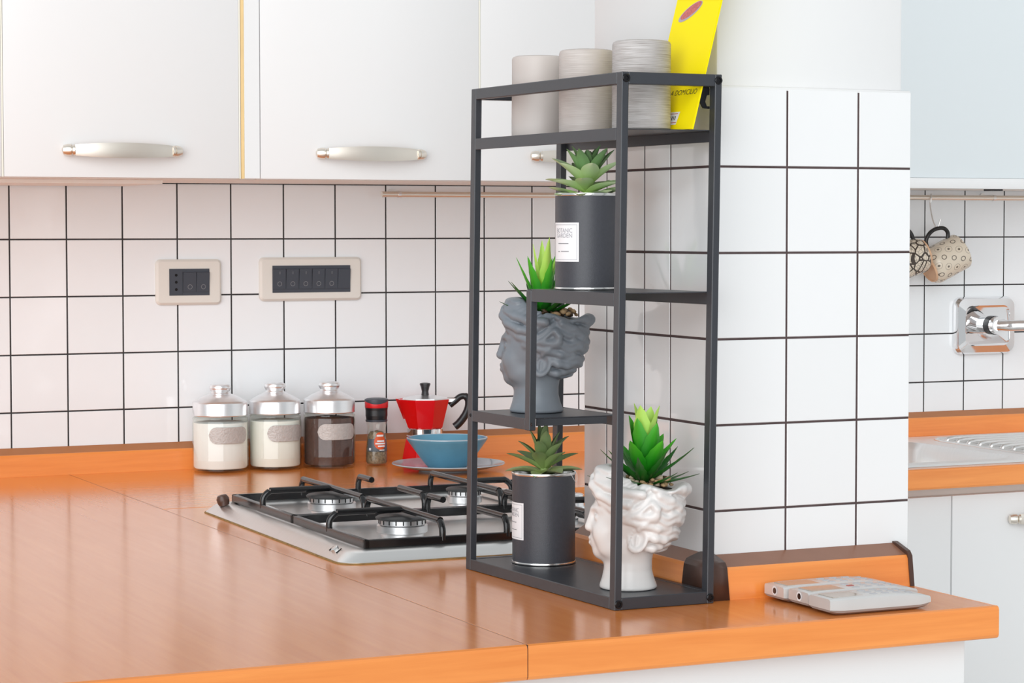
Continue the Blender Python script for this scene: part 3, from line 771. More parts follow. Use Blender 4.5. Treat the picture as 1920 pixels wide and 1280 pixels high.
GX0, GX1 = 0.044, 0.440
BX = (0.150, 0.362)
def burner(x, y, R):
    b = thing_part('burner', HOB)
    obj('crown', lathe_me('crown', [(R * 0.86, 0.0085), (R * 0.88, 0.0125), (R * 1.02, 0.0150), (R * 1.02, 0.0240), (R * 0.95, 0.0255), (R * 0.95, 0.0315), (0, 0.0315)], 40), MT['alu'], b, (x, y, 0))
    bm = bmesh.new()
    for i in range(20):
        a = 2 * PI * i / 20
        add_box(bm, -0.0008, 0.0008, R * 0.945, R * 0.962, 0.0262, 0.0316, xf=lambda c, a=a: Vector((x + c.x * math.cos(a) - c.y * math.sin(a), y + c.x * math.sin(a) + c.y * math.cos(a), c.z)))
    me = finish(bm, 'flame_slots'); sl = obj('flame_slots', me, MT['hole'], b); sl['kind'] = 'stuff'
    obj('cap', lathe_me('cap', [(R * 0.90, 0.0316), (R * 1.06, 0.0322), (R * 1.08, 0.0345), (R * 1.00, 0.0365), (R * 0.4, 0.0376), (0, 0.0376)], 40), MT['burner_cap'], b, (x, y, 0))
    return b
def thing_part(name, parent):
    o = bpy.data.objects.new(name, None); COL.objects.link(o); o.parent = parent; return o
Y1, Y2 = 0.174, 0.468
for x, y, R in ((BX[0], Y2, 0.035), (BX[0], Y1 + 0.006, 0.034), (BX[1], Y2, 0.026), (BX[1], Y1, 0.045)):
    burner(x, y, R)
for gy0, gy1, by in ((0.034, 0.318, Y1 + 0.004), (0.328, 0.606, Y2)):
    g = thing_part('pan_support', HOB)
    zf = 0.0205
    bm = bmesh.new()
    for p, q in (((GX0, gy0), (GX1, gy0)), ((GX1, gy0), (GX1, gy1)), ((GX1, gy1), (GX0, gy1)), ((GX0, gy1), (GX0, gy0))):
        add_box(bm, min(p[0], q[0]) - 0.0038, max(p[0], q[0]) + 0.0038, min(p[1], q[1]) - 0.0038, max(p[1], q[1]) + 0.0038, zf - 0.0060, zf + 0.0060, 0.0012)
    obj('frame', finish(bm, 'frame'), MT['enamel'], g)
    h = 0.0455; rr_ = 0.0047
    def finger(pts): tube('finger', spline(pts, 5), rr_, MT['enamel'], g, 8)
    for bx in BX:
        finger([(bx, gy1, zf), (bx, gy1 - 0.001, h - 0.010), (bx, gy1 - 0.010, h - 0.001), (bx, gy1 - 0.02, h), (bx, by, h), (bx, gy0 + 0.02, h), (bx, gy0 + 0.010, h - 0.001), (bx, gy0 + 0.001, h - 0.010), (bx, gy0, zf)])
    for s, x0, xe in ((1, GX0, BX[0]), (-1, GX1, BX[1])):
        finger([(x0, by, zf), (x0 + s * 0.001, by, h - 0.010), (x0 + s * 0.010, by, h - 0.001), (x0 + s * 0.02, by, h), (xe - s * 0.004, by, h)])
    xm = (GX0 + GX1) / 2
    finger([(xm, gy1, zf), (xm, gy1 - 0.001, h - 0.010), (xm, gy1 - 0.008, h - 0.001), (xm, gy1 - 0.016, h), (xm, gy1 - 0.06, h)])
    finger([(xm, gy0, zf), (xm, gy0 + 0.001, h - 0.010), (xm, gy0 + 0.008, h - 0.001), (xm, gy0 + 0.016, h), (xm, gy0 + 0.10, h)])
for i in range(5):
    k = obj('knob', lathe_me('knob', [(0, 0.014), (0.019, 0.014), (0.019, 0.018), (0.0165, 0.020), (0.0155, 0.036), (0.013, 0.038), (0, 0.038)], 28), MT['chrome'], HOB, (0.472, 0.12 + i * 0.098, 0))
    box('pointer', -0.015, 0.0, -0.002, 0.002, 0.0375, 0.040, MT['black_plastic'], k, 0.0006)
obj('lid_buffer', lathe_me('lid_buffer', [(0.0075, 0.0), (0.009, 0.004), (0.0095, 0.010), (0.0070, 0.0150), (0, 0.0165)], 20), MT['brown_plastic'], HOB, (0.018, 0.575, 0.0148), (0, -0.25, 0))
cl = thing_part('lid_hinge_socket', HOB)
for dy in (-0.0135, 0.0135):
    box('slot', -0.0045, 0.0045, dy - 0.0012, dy + 0.0012, 0, 0.0006, MT['hole'], cl, loc=(0.0118, 0.062, 0.0122), rot=(0, -0.62, 0))
obj('hex_screw', lathe_me('hex_screw', [(0.0055, 0.0), (0.0055, 0.003), (0.004, 0.0042), (0, 0.0042)], 6, False), MT['steel'], cl, (0.0118, 0.062, 0.0118), (0, -0.62, 0))
# ------------------------------------------------------------------ black metal shelf
SO = Vector((1.2080, 2.3185, TOP)); SU = 0.1272; SV = Vector((-0.0177, 0.3704, 0)); SVL = SV.length; SVd = SV / SVL
LEAN = 0.0148
def sh(p):
    """shelf frame: x to the right, y into the depth, z up; the frame is racked a little"""
    return Vector((SO.x + p[0] + SVd.x * p[1] + LEAN * p[2], SO.y + SVd.y * p[1], SO.z + p[2]))
shelf = thing('display_shelf', 'black metal open shelf standing on the worktop against the tiled pillar', 'shelf', tuple(SO))
def S(name, x0, x1, y0, y1, z0, z1, parent=shelf, bev=0.0007, mat='black_metal'):
    return box(name, x0, x1, y0, y1, z0, z1, MT[mat], parent, bev, 1, xf=lambda c: sh(c) - (SO if parent is shelf else Vector((0, 0, 0))))
T = 0.0086; TY = 0.0122; H = 0.600; D = SVL
zTop, zMid, zLow, zBase = 0.538, 0.3528, 0.200, 0.0135
posts = [S('post', x, x + T, y, y + TY, 0, H) for x in (0, SU - T) for y in (0, D - TY)]
for x in (0, SU - T):                                   # long rails, top and bottom
    S('rail', x, x + T, TY, D - TY, H - 0.0135, H); S('rail', x, x + T, TY, D - TY, 0.0003, 0.0140)
for y in (0, D - TY):                                    # short rails
    S('rail', T, SU - T, y, y + TY, H - 0.0135, H); S('rail', T, SU - T, y, y + TY, 0.0003, 0.0140)
S('shelf_plate', T - 0.002, SU - T + 0.002, TY - 0.002, D - TY + 0.002, 0.0115, zBase, bev=0.0003)
S('flange', 0.0002, 0.0016, TY + 0.0005, D - TY - 0.0005, zTop - 0.0135, zTop + 0.0004, bev=0.0003)
S('flange', SU - 0.0016, SU - 0.0002, TY + 0.0005, D - TY - 0.0005, zTop - 0.0135, zTop + 0.0004, bev=0.0003)
S('shelf_plate', 0.0018, SU - 0.0018, TY + 0.001, D - TY - 0.001, zTop - 0.0012, zTop, bev=0.0003)
ym0, ym1 = 0.558 * D, 0.558 * D + TY
for x in (0,):
    S('divider_post', x, x + T, ym0, ym1, zLow - 0.0140, zMid + 0.0006)
S('shelf_plate', 0.0018, SU - 0.0018, TY + 0.001, ym1, zMid + 0.0007, zMid + 0.0018, bev=0.0003)
for x in (0.0002, SU - 0.0016): S('flange', x, x + 0.0014, TY + 0.0005, ym0 - 0.0004, zMid - 0.0130, zMid + 0.0019, bev=0.0003)
S('shelf_plate', 0.0018, SU - 0.0018, ym1 + 0.0004, D - TY - 0.001, zLow - 0.0012, zLow, bev=0.0003)
for x in (0.0002, SU - 0.0016): S('flange', x, x + 0.0014, ym1 + 0.0004, D - TY - 0.0005, zLow - 0.0135, zLow + 0.0003, bev=0.0003)
S('lip', 0.016, SU - 0.016, ym1 + 0.0006, ym1 + 0.002, zLow - 0.010, zLow - 0.0013, bev=0.0003)
scr = lathe_me('screw', [(0.0047, 0.0), (0.0047, 0.0010), (0.0040, 0.0017), (0.0024, 0.0017), (0.0020, 0.0006), (0, 0.0006)], 16)
for x in (T * 0.55, SU - T * 0.55):
    for z in (0.0070, H - 0.0068):
        obj('screw', scr, MT['black_screw'], shelf, sh((x, -0.0001, z)) - SO, (PI / 2, 0, 0))
for y, z in ((ym0 - 0.006, zLow - 0.006), (D - 0.008, zLow - 0.006)):
    obj('screw', scr, MT['black_screw'], shelf, sh((-0.0001, y, z)) - SO, (PI / 2, 0, -PI / 2)).scale = (0.45, 0.45, 0.5)
lug = prism_me('hanging_lug', [(0.0, 0.0), (-0.0125, 0.0), (-0.0135, -0.008), (-0.0125, -0.017), (-0.0085, -0.0238), (-0.002, -0.0245), (0.0, -0.0245), (0.0, -0.0215), (-0.0035, -0.0215), (-0.0055, -0.0165), (-0.0035, -0.0095), (0.0, -0.0085)], 0.0016, 'y')
obj('hanging_lug', lug, MT['black_screw'], shelf, sh((SU - T + 0.0002, TY + 0.0003, H - 0.0138)) - SO)

# ------------------------------------------------------------------ candles
cm = [candle_mat('weathered grey wax', (0.25, 0.22, 0.20), (0.62, 0.59, 0.58), 1.0),
      candle_mat('taupe wax', (0.40, 0.34, 0.31), (0.62, 0.57, 0.54), 0.7),
      candle_mat('pale beige wax', (0.53, 0.475, 0.445), (0.58, 0.525, 0.495), 0.12)]
wick = MT['black_ink']
def candle(label, x, y, r, h, mat):
    t = thing('candle', label, 'candle', tuple(sh((x, y, zTop + 0.0001))), 0, 'pillar candles on the top shelf')
    prof = [(0, 0), (r - 0.002, 0), (r, 0.002)] + [(r, h * k / 6) for k in range(1, 6)] + [(r, h - 0.004), (r - 0.0012, h - 0.0012), (r - 0.004, h), (r - 0.012, h - 0.0015), (r * 0.4, h - 0.006), (0, h - 0.007)]
    rnd = random.Random(label)
    ph = [rnd.uniform(0, 6) for _ in range(4)]
    b = obj('wax_body', lathe_me('wax_body', prof, 56, mod=lambda a, z: 1 + 0.006 * math.sin(3 * a + ph[0] + z * 30) + 0.004 * math.sin(7 * a + ph[1] - z * 60)), mat, t)
    tube('wick', [(0, 0, h - 0.0075), (0.0005, 0, h - 0.004), (0.0015, 0.0005, h - 0.0012)], 0.0009, wick, t, 6)
candle('grey streaked pillar candle nearest the yellow leaflet, tallest in view', 0.062, 0.064, 0.0335, 0.1015, cm[0])
candle('taupe pillar candle in the middle of the three on the top shelf', 0.060, 0.187, 0.0330, 0.0995, cm[1])
candle('smooth pale beige pillar candle at the far end of the top shelf', 0.060, 0.308, 0.0325, 0.1000, cm[2])

# ------------------------------------------------------------------ yellow leaflet leaning on the top rail
def leaflet():
    base = sh((0.0925, 0.006, zTop + 0.0006))
    t = thing('leaflet', 'yellow pizza delivery leaflet leaning beside the candles', 'leaflet', tuple(base))
    w, h, th = 0.100, 0.236, 0.0022
    tilt = math.atan(0.262)
    # local: u along depth (0..w), v up the slope, n out of the cover (towards -x)
    ud = Vector((-0.03, 1, 0)).normalized()
    vd = Vector((math.sin(tilt), 0.0, math.cos(tilt))); vd = (vd - ud * vd.dot(ud)).normalized()
    nd = ud.cross(vd); nd = -nd if nd.x > 0 else nd
    base_m = Matrix((ud, vd, nd)).transposed()
    def L(u, v, n): return base_m @ Vector((u, v, n))
    bm = bmesh.new()
    for n0, n1 in ((-th, -0.0006), (-0.0004, 0.0)):
        add_box(bm, 0, w, 0.0, h, n0, n1, xf=lambda c: L(c.x, c.y, c.z))
    obj('pages', finish(bm, 'pages'), MT['yellow'], t)
    def print_text(s, size, u, v, mat, shear=0.25, width=0.08, al='LEFT'):
        me = text_me(s, size, shear, al)
        su = width / max(v.co.x for v in me.vertices)
        for vv in me.vertices:
            # the cover is read from the left side: text runs from the far edge (u = w) to the near edge
            vv.co = L(w - (u + vv.co.x * su), v + vv.co.y, 0.00015)
        return obj('lettering', me, mat, t)
    print_text('PIZZA A DOMICILIO', 0.0088, 0.006, 0.0415, MT['black_ink'], width=0.087)
    # price panel
    bm = bmesh.new(); f = [bm.verts.new(L(w - u, v, 0.0002)) for u, v in ((0.028, 0.0065), (0.062, 0.0065), (0.066, 0.0215), (0.028, 0.0215))]
    bm.faces.new(f)
    p = obj('printed_panel', finish(bm, 'printed_panel'), MT['paper'], t)
    for v in (0.0085, 0.0190):
        bm = bmesh.new(); bm.faces.new([bm.verts.new(L(w - u, vv, 0.0003)) for u, vv in ((0.029, v), (0.062, v), (0.062, v + 0.0008), (0.029, v + 0.0008))])
        obj('rule', finish(bm, 'rule'), MT['pizza'], p)
    bm = bmesh.new()
    for u in (0.046, 0.0495, 0.053, 0.0565):
        for v0, v1 in ((0.0118, 0.0165),):
            bm.faces.new([bm.verts.new(L(w - uu, vv, 0.0003)) for uu, vv in ((u, v0), (u + 0.0018, v0), (u + 0.0024, v1), (u + 0.0008, v1))])
    k = obj('faint_print', finish(bm, 'faint_print'), MT['black_ink'], p); k['kind'] = 'stuff'
    # tray with a pizza, printed near the top
    def disc(cu, cv, ru, rv, ang, n_, mat, name):
        bm = bmesh.new(); vs = []
        for i in range(28):
            a = 2 * PI * i / 28; x = ru * math.cos(a); y = rv * math.sin(a)
            vs.append(bm.verts.new(L(w - (cu + x * math.cos(ang) - y * math.sin(ang)), cv + x * math.sin(ang) + y * math.cos(ang), n_)))
        bm.faces.new(vs); return obj(name, finish(bm, name), mat, t)
    disc(0.037, 0.1425, 0.025, 0.0075, 0.38, 0.0002, MT['pizza_edge'], 'printed_tray')
    disc(0.038, 0.1437, 0.022, 0.0058, 0.38, 0.0003, MT['pizza'], 'printed_pizza')
    return t
leaflet()

# ------------------------------------------------------------------ head planters (one sculpted surface, polygonised from a distance field)
def head_mesh():
    h = 0.13                                     # grid step in cm
    xs = np.arange(-8.2, 6.3, h); ys = np.arange(-5.9, 5.91, h); zs_ = np.arange(-0.5, 15.8, h)
    X, Y, Z = np.meshgrid(xs, ys, zs_, indexing='ij')
    X = X.astype(np.float32); Y = Y.astype(np.float32); Z = Z.astype(np.float32); A = np.abs(Y)
    def ell(c, r, y=None):
        yy = Y if y is None else y
        px, py, pz = (X - c[0]), (yy - c[1]), (Z - c[2])
        k0 = np.sqrt((px / r[0]) ** 2 + (py / r[1]) ** 2 + (pz / r[2]) ** 2)
        k1 = np.sqrt((px / r[0] ** 2) ** 2 + (py / r[1] ** 2) ** 2 + (pz / r[2] ** 2) ** 2) + 1e-6
        return k0 * (k0 - 1) / k1
    def cap(a, b, ra, rb, y=None):
        yy = Y if y is None else y
        bx, by, bz = b[0] - a[0], b[1] - a[1], b[2] - a[2]
        t = np.clip(((X - a[0]) * bx + (yy - a[1]) * by + (Z - a[2]) * bz) / (bx * bx + by * by + bz * bz + 1e-9), 0, 1)
        return np.sqrt((X - a[0] - bx * t) ** 2 + (yy - a[1] - by * t) ** 2 + (Z - a[2] - bz * t) ** 2) - (ra + (rb - ra) * t)
    def smin(a, b, k):
        q = np.clip(k - np.abs(a - b), 0, None) / k
        return np.minimum(a, b) - q * q * k * 0.25
    def smax(a, b, k): return -smin(-a, -b, k)
    # neck with flared foot
    rad = np.interp(Z.ravel(), [-1, 0, 0.35, 1.2, 2.2, 3.2, 4.4, 6], [3.35, 3.38, 3.36, 3.05, 2.82, 2.80, 2.95, 3.0]).reshape(Z.shape).astype(np.float32)
    xc = np.interp(Z.ravel(), [0, 2, 4, 6], [0.2, 0.25, 0.2, 0.1]).reshape(Z.shape).astype(np.float32)
    neck = np.sqrt((X - xc) ** 2 + Y ** 2) - rad
    neck = smax(neck, np.maximum(-Z, Z - 5.5), 0.25)
    skull = ell((-0.9, 0, 9.4), (4.95, 4.35, 5.0))
    face = ell((1.65, 0, 7.0), (2.85, 3.15, 3.9))
    d = smin(skull, face, 1.2)
    d = smin(d, ell((3.3, 0, 4.35), (1.05, 1.35, 1.0)), 0.9)           # chin
    d = smin(d, ell((1.4, 2.0, 4.9), (2.0, 1.0, 1.2), A), 1.0)          # jaw
    d = smin(d, ell((3.0, 1.75, 6.6), (1.15, 1.1, 1.3), A), 0.9)        # cheek
    d = smin(d, neck, 0.7)
    # eyes and brow
    d = smin(d, cap((4.15, 0.55, 9.25), (3.0, 2.5, 9.45), 0.36, 0.30, A), 0.6)
    d = smax(d, -ell((4.55, 1.45, 8.45), (0.85, 0.95, 0.62), A), 0.6)
    d = smin(d, ell((3.55, 1.45, 8.35), (0.62, 0.80, 0.52), A), 0.12)
    d = smin(d, cap((4.10, 0.85, 8.62), (3.55, 2.15, 8.52), 0.14, 0.12, A), 0.12)
    d = smin(d, cap((4.10, 0.95, 8.02), (3.60, 2.1, 8.12), 0.10, 0.08, A), 0.12)
    # nose
    d = smin(d, cap((4.25, 0, 9.2), (4.72, 0, 7.25), 0.34, 0.52), 0.45)
    d = smin(d, ell((4.72, 0, 7.05), (0.52, 0.55, 0.45)), 0.25)
    d = smin(d, ell((4.25, 0.55, 6.95), (0.45, 0.34, 0.34), A), 0.2)
    # mouth
    d = smin(d, ell((4.10, 0, 5.6), (0.60, 1.15, 0.85)), 0.5)
    d = smin(d, cap((4.62, 0.0, 5.85), (4.15, 0.95, 5.62), 0.26, 0.12, A), 0.15)
    d = smin(d, cap((4.55, 0.0, 5.28), (4.10, 0.80, 5.45), 0.30, 0.12, A), 0.15)
    d = smax(d, -cap((4.95, 0.0, 5.56), (4.28, 1.0, 5.54), 0.09, 0.06, A), 0.08)
    # hair: wavy shell over top, sides and back
    hair = ell((-1.55, 0, 9.5), (4.75, 4.75, 4.9))
    hair = smin(hair, ell((1.6, 0, 12.4), (2.7, 3.6, 2.3)), 1.0)
    hair = smin(hair, ell((-2.9, 0, 6.9), (2.5, 3.3, 2.3)), 1.0)
    ph = 1.55 * (Z + 0.30 * X + 0.55 * np.sin(0.85 * X + 0.5) + 0.25 * np.sin(1.9 * X + 0.8 * A))
    wave = np.abs(np.sin(ph)) ** 0.8
    fine = np.sin(4.3 * ph + 1.5 * np.sin(0.9 * X))
    hair = hair - 0.40 * wave + 0.12 - 0.09 * fine
    mask = X - np.interp(Z.ravel(), [4, 5.2, 7.5, 9.5, 10.6, 11.6, 16], [-2.0, -1.6, -0.6, 1.6, 3.0, 4.6, 5.0]).reshape(Z.shape).astype(np.float32)
    hair = smax(hair, mask - 0.35 * A * (Z > 10), 0.5)
    d = smin(d, hair, 0.25)
    locks = [
        ([(4.15, 0.15, 12.9), (4.25, 1.2, 12.1), (3.5, 2.7, 11.2), (2.0, 3.8, 10.5), (0.2, 4.55, 10.2)], 0.55),
        ([(3.6, 0.2, 13.9), (3.55, 1.6, 13.1), (2.6, 3.1, 12.2), (0.9, 4.2, 11.6), (-1.4, 4.75, 11.4)], 0.55),
        ([(4.0, 0.9, 11.3), (3.3, 2.3, 10.4), (2.0, 3.4, 9.6), (0.6, 4.1, 9.0), (-1.2, 4.6, 8.9), (-2.8, 4.5, 8.6)], 0.48),
        ([(1.2, 3.7, 8.5), (0.1, 4.2, 8.35), (-1.6, 4.5, 7.9), (-3.2, 4.0, 7.4), (-4.5, 2.9, 7.4)], 0.45),
        ([(-2.2, 3.9, 6.5), (-2.9, 3.85, 6.2), (-3.9, 3.1, 6.0), (-4.6, 1.6, 6.2)], 0.48),
        ([(-1.9, 3.2, 5.1), (-2.6, 3.2, 5.0), (-3.4, 2.4, 5.2), (-4.0, 1.0, 5.4)], 0.45),
        ([(-2.6, 4.75, 10.3), (-3.1, 4.7, 9.7), (-3.0, 4.65, 9.0), (-2.5, 4.7, 8.8)], 0.42),
        ([(-3.4, 4.3, 11.2), (-4.7, 3.4, 10.6), (-5.6, 2.2, 9.6), (-6.0, 0.8, 8.8)], 0.5),
        ([(-4.6, 3.2, 9.2), (-5.4, 2.2, 8.4), (-5.7, 0.8, 7.8)], 0.5),
        ([(-3.0, 4.3, 12.1), (-4.8, 3.3, 12.0), (-6.0, 1.9, 11.8), (-6.6, 0.4, 11.6)], 0.6),
    ]
    for pts, r in locks:
        for a, b in zip(pts, pts[1:]): d = smin(d, cap(a, b, r, r, A), 0.28)
    d = smin(d, ell((-5.9, 0.3, 11.6), (1.15, 1.6, 1.05)), 0.4)         # knot at the back
    # ears
    ex, ez = -0.85, 6.15
    uu = (X - ex) * 0.92 + (Z - ez) * 0.30; vv = (Z - ez) * 0.95 - (X - ex) * 0.30
    el = np.sqrt((uu / 0.95) ** 2 + (vv / 1.30) ** 2)
    ear_plate = np.maximum(np.abs(A - 3.45 + 0.25 * uu) - 0.42, (el - 1.15) * 0.8)
    d = smin(d, ear_plate, 0.25)
    helix = np.sqrt(((el - 1.0) * 0.9) ** 2 + (A - 3.92 + 0.25 * uu) ** 2) - 0.25
    helix = np.where(uu > 0.75, helix + 0.25, helix)
    d = smin(d, helix, 0.12)
    d = smin(d, cap((ex + 0.15, 3.85, ez - 1.0), (ex + 0.05, 3.85, ez + 0.3), 0.2, 0.16, A), 0.15)
    # slanting open rim and hollow
    rim = np.interp(X.ravel(), [-8, -7.0, -6.2, -5.2, -4.2, -3.0, -1.5, 0.2, 1.6, 2.6, 3.4, 4.4, 6], [12.4, 12.5, 12.35, 11.9, 11.85, 12.1, 12.75, 13.5, 14.2, 14.55, 14.5, 14.1, 13.6]).reshape(X.shape).astype(np.float32)
    d = smax(d, Z - rim - 0.12 * np.sin(1.7 * X) , 0.45)
    d = smax(d, -ell((-1.45, 0, 13.3), (4.0, 3.6, 3.4)), 0.35)
    # ---- surface nets
    F = d; ins = F < 0
    nx, ny, nz = F.shape
    cnt = np.zeros((nx - 1, ny - 1, nz - 1), np.int32); acc = np.zeros((nx - 1, ny - 1, nz - 1, 3), np.float32)
    C = [(i, j, k) for i in (0, 1) for j in (0, 1) for k in (0, 1)]
    sl = lambda c: (slice(c[0], nx - 1 + c[0]), slice(c[1], ny - 1 + c[1]), slice(c[2], nz - 1 + c[2]))
    for a in C:
        for ax in range(3):
            if a[ax] == 1: continue
            b = list(a); b[ax] = 1; b = tuple(b)
            fa, fb = F[sl(a)], F[sl(b)]
            cr = (fa < 0) != (fb < 0)
            t = np.where(cr, fa / np.where(cr, fa - fb, 1), 0)
            cnt += cr
            for q in range(3):
                acc[..., q] += np.where(cr, a[q] + (t if q == ax else 0), 0)
    act = cnt > 0
    idx = -np.ones(act.shape, np.int64); idx[act] = np.arange(act.sum())
    cell = np.argwhere(act)
    pos = acc[act] / cnt[act][:, None] + cell
    V = pos * h + np.array([xs[0], ys[0], zs_[0]])
    quads = []
    for ax in range(3):
        b_ = [0, 0, 0]; b_[ax] = 1
        s0 = tuple(slice(0, n - 1) if q == ax else slice(1, n - 1) for q, n in enumerate((nx, ny, nz)))
        s1 = tuple(slice(1, n) if q == ax else slice(1, n - 1) for q, n in enumerate((nx, ny, nz)))
        fa, fb = ins[s0], ins[s1]
        ch = np.argwhere(fa != fb)
        sgn = fa[fa != fb]
        o1, o2 = [q for q in range(3) if q != ax]
        full = ch.copy(); full[:, o1] += 1; full[:, o2] += 1
        def cid(d1, d2):
            c = full.copy(); c[:, o1] += d1; c[:, o2] += d2
            return idx[c[:, 0], c[:, 1], c[:, 2]]
        q4 = np.stack([cid(-1, -1), cid(0, -1), cid(0, 0), cid(-1, 0)], 1)
        flip = sgn if ax != 1 else ~sgn
        q4[~flip] = q4[~flip][:, ::-1]
        quads.append(q4)
    Q = np.concatenate(quads)
    Q = Q[(Q >= 0).all(1)]
    # light smoothing
    for _ in range(2):
        s = np.zeros_like(V); n = np.zeros(len(V))
        for k in range(4):
            a, b = Q[:, k], Q[:, (k + 1) % 4]
            np.add.at(s, a, V[b]); np.add.at(n, a, 1)
        V = V * 0.6 + 0.4 * s / np.maximum(n, 1)[:, None]
    V = V * 0.01
    me = bpy.data.meshes.new('head_body')
    me.vertices.add(len(V)); me.vertices.foreach_set('co', V.ravel())
    me.loops.add(len(Q) * 4); me.loops.foreach_set('vertex_index', Q.ravel().astype(np.int32))
    me.polygons.add(len(Q)); me.polygons.foreach_set('loop_start', np.arange(0, len(Q) * 4, 4, dtype=np.int32))
    me.update(calc_edges=True); me.validate()
    me.polygons.foreach_set('use_smooth', [True] * len(me.polygons))
    return me
HEAD = head_mesh()
HEAD.materials.append(MT['grey_ceramic'])

def pebble_me(seed):
    r = random.Random(seed); bm = bmesh.new(); bmesh.ops.create_icosphere(bm, subdivisions=1, radius=1.0)
    for v in bm.verts: v.co *= r.uniform(0.82, 1.12)
    for v in bm.verts: v.co = Vector((v.co.x * 1.15, v.co.y * 0.9, v.co.z * 0.72))
    return finish(bm, 'pebble', True)
PEB = {}
for k in ('pebble_tan', 'pebble_brown', 'pebble_cream'):
    PEB[k] = []
    for s in range(3):
        me = pebble_me(k + str(s)); me.materials.append(MT[k]); PEB[k].append(me)

def leaf_me(name, L, W, curl, mat, thick=0.0012, cup=0.22, serr=0.0, n=10, peak=0.35, power=1.0):
    """pointed succulent leaf along +x, curling up (curl > 0) or down"""
    bm = bmesh.new(); rows = []
    ang = 0.0; px = pz = 0.0
    for i in range(n + 1):
        t = i / n
        if i:
            ang = curl * t; px += L / n * math.cos(ang); pz += L / n * math.sin(ang)
        if t < peak: w = W * (0.55 + 0.45 * math.sin(t / peak * PI / 2))
        else: w = W * max(0.0, math.cos((t - peak) / (1 - peak) * PI / 2)) ** power
        if serr and 0 < i < n: w *= 1 + (serr if i % 2 else -serr)
        w = max(w, W * 0.02)
        nx, nz = -math.sin(ang), math.cos(ang)
        th = thick * (1 - 0.8 * t)
        row = []
        for s in (-1, -0.5, 0, 0.5, 1):
            z = cup * abs(s) ** 1.6 * w * 0.5
            row.append(bm.verts.new((px + nx * z, s * w / 2, pz + nz * z)))
        for s in (0.5, 0, -0.5):
            z = cup * abs(s) ** 1.6 * w * 0.5 - th * (1.6 if s == 0 else 1.1)
            row.append(bm.verts.new((px + nx * z, s * w / 2 * 0.96, pz + nz * z)))
        rows.append(row)
    for a, b in zip(rows, rows[1:]):
        for k in range(8): bm.faces.new((a[k], a[(k + 1) % 8], b[(k + 1) % 8], b[k]))
    bm.faces.new(rows[0][::-1]); bm.faces.new(rows[-1])
    me = finish(bm, name, True, 1.2); me.materials.append(mat); return me

def plant(name, label, loc, layers, seed, stem_mat, stem_h, group=None, rot0=0.0):
    """layers: (count, elevation deg, height on stem, mesh, scale, azimuth offset deg)"""
    r = random.Random(seed)
    t = thing(name, label, 'plant', tuple(loc), rot0, group)
    tube('stem', [(0, 0, -0.012), (0, 0, stem_h * 0.5), (0, 0, stem_h)], [0.0055, 0.005, 0.003], stem_mat, t, 8)
    for cnt, el, z, me, scl, off in layers:
        for i in range(cnt):
            az = math.radians(off + 360 / cnt * i + r.uniform(-9, 9))
            e = math.radians(el + r.uniform(-5, 5))
            o = obj('leaf', me, None, t, (0.003 * math.cos(az), 0.003 * math.sin(az), z + r.uniform(-.0015, .0015)))
            o.rotation_euler = Matrix.Rotation(az, 3, 'Z').to_euler()
            o.rotation_euler = (Matrix.Rotation(az, 3, 'Z') @ Matrix.Rotation(-e, 3, 'Y') @ Matrix.Rotation(r.uniform(-.15, .15), 3, 'X')).to_euler()
            k = scl * r.uniform(0.93, 1.06); o.scale = (k, k, k)
    return t

def planter(label, loc, turn, mat, peb_mix, peb_label, peb_group, n_peb, scale):
    t_, r_ = cam_axes(loc)
    fwd = -r_                                   # the face looks to the viewer's left
    rz = math.atan2(fwd.y, fwd.x) + turn
    t = thing('head_planter', label, 'planter', tuple(loc), rz)
    t.scale = (scale,) * 3
    b = obj('head_body', HEAD, None, t)
    b.material_slots[0].link = 'OBJECT'; b.material_slots[0].material = mat
    so = obj('soil', lathe_me('soil', [(0, 0.001), (0.62, 0.0015), (0.95, 0), (1.0, -0.004), (0, -0.004)], 24), MT['soil'], t, (-0.0160, 0, 0.1160))
    so.scale = (0.0350, 0.0312, 1)
    rnd = random.Random(label)
    for i in range(n_peb):
        a = 2 * PI * (i * 0.381966 + rnd.uniform(-.03, .03)); q = math.sqrt((i + 0.5) / n_peb)
        lx, ly = -0.0215 + 0.0275 * q * math.cos(a), 0.0270 * q * math.sin(a)
        s = rnd.uniform(0.0030, 0.0056)
        kind = rnd.choice(peb_mix); me = rnd.choice(PEB[kind])
        base_z = 0.1192 + 0.0026 * rnd.random() + (0.004 if i % 3 == 0 else 0.0) + 0.25 * max(0, lx + 0.012)
        p = t.matrix_basis @ Vector((lx, ly, base_z + s * 0.5))
        o = obj('pebble', me, None, None, p, (rnd.uniform(-.5, .5), rnd.uniform(-.5, .5), rnd.uniform(0, 6)))
        s *= scale; o.scale = (s, s, s)
        tag(o, peb_label, 'pebble', peb_group)
    return t, (lambda x, y, z: t.matrix_basis @ Vector((x, y, z)))
bpy.context.view_layer.update()
gp, gpt = planter('slate grey head planter with wavy hair on the lower half shelf', (1.2590, 2.6220, TOP + zLow + 0.0003), -0.10, MT['grey_ceramic'], ['pebble_tan', 'pebble_brown', 'pebble_brown'], 'small brown pebble inside the grey head planter', 'pebbles in the grey head', 42, 0.985)
wp, wpt = planter('white ceramic head planter on the bottom plate of the black shelf', (1.2625, 2.3850, TOP + zBase + 0.0003), 0.0, MT['white_ceramic'], ['pebble_cream', 'pebble_cream', 'pebble_tan', 'pebble_tan', 'pebble_brown'], 'small tan pebble inside the white head planter', 'pebbles in the white head', 42, 0.985)

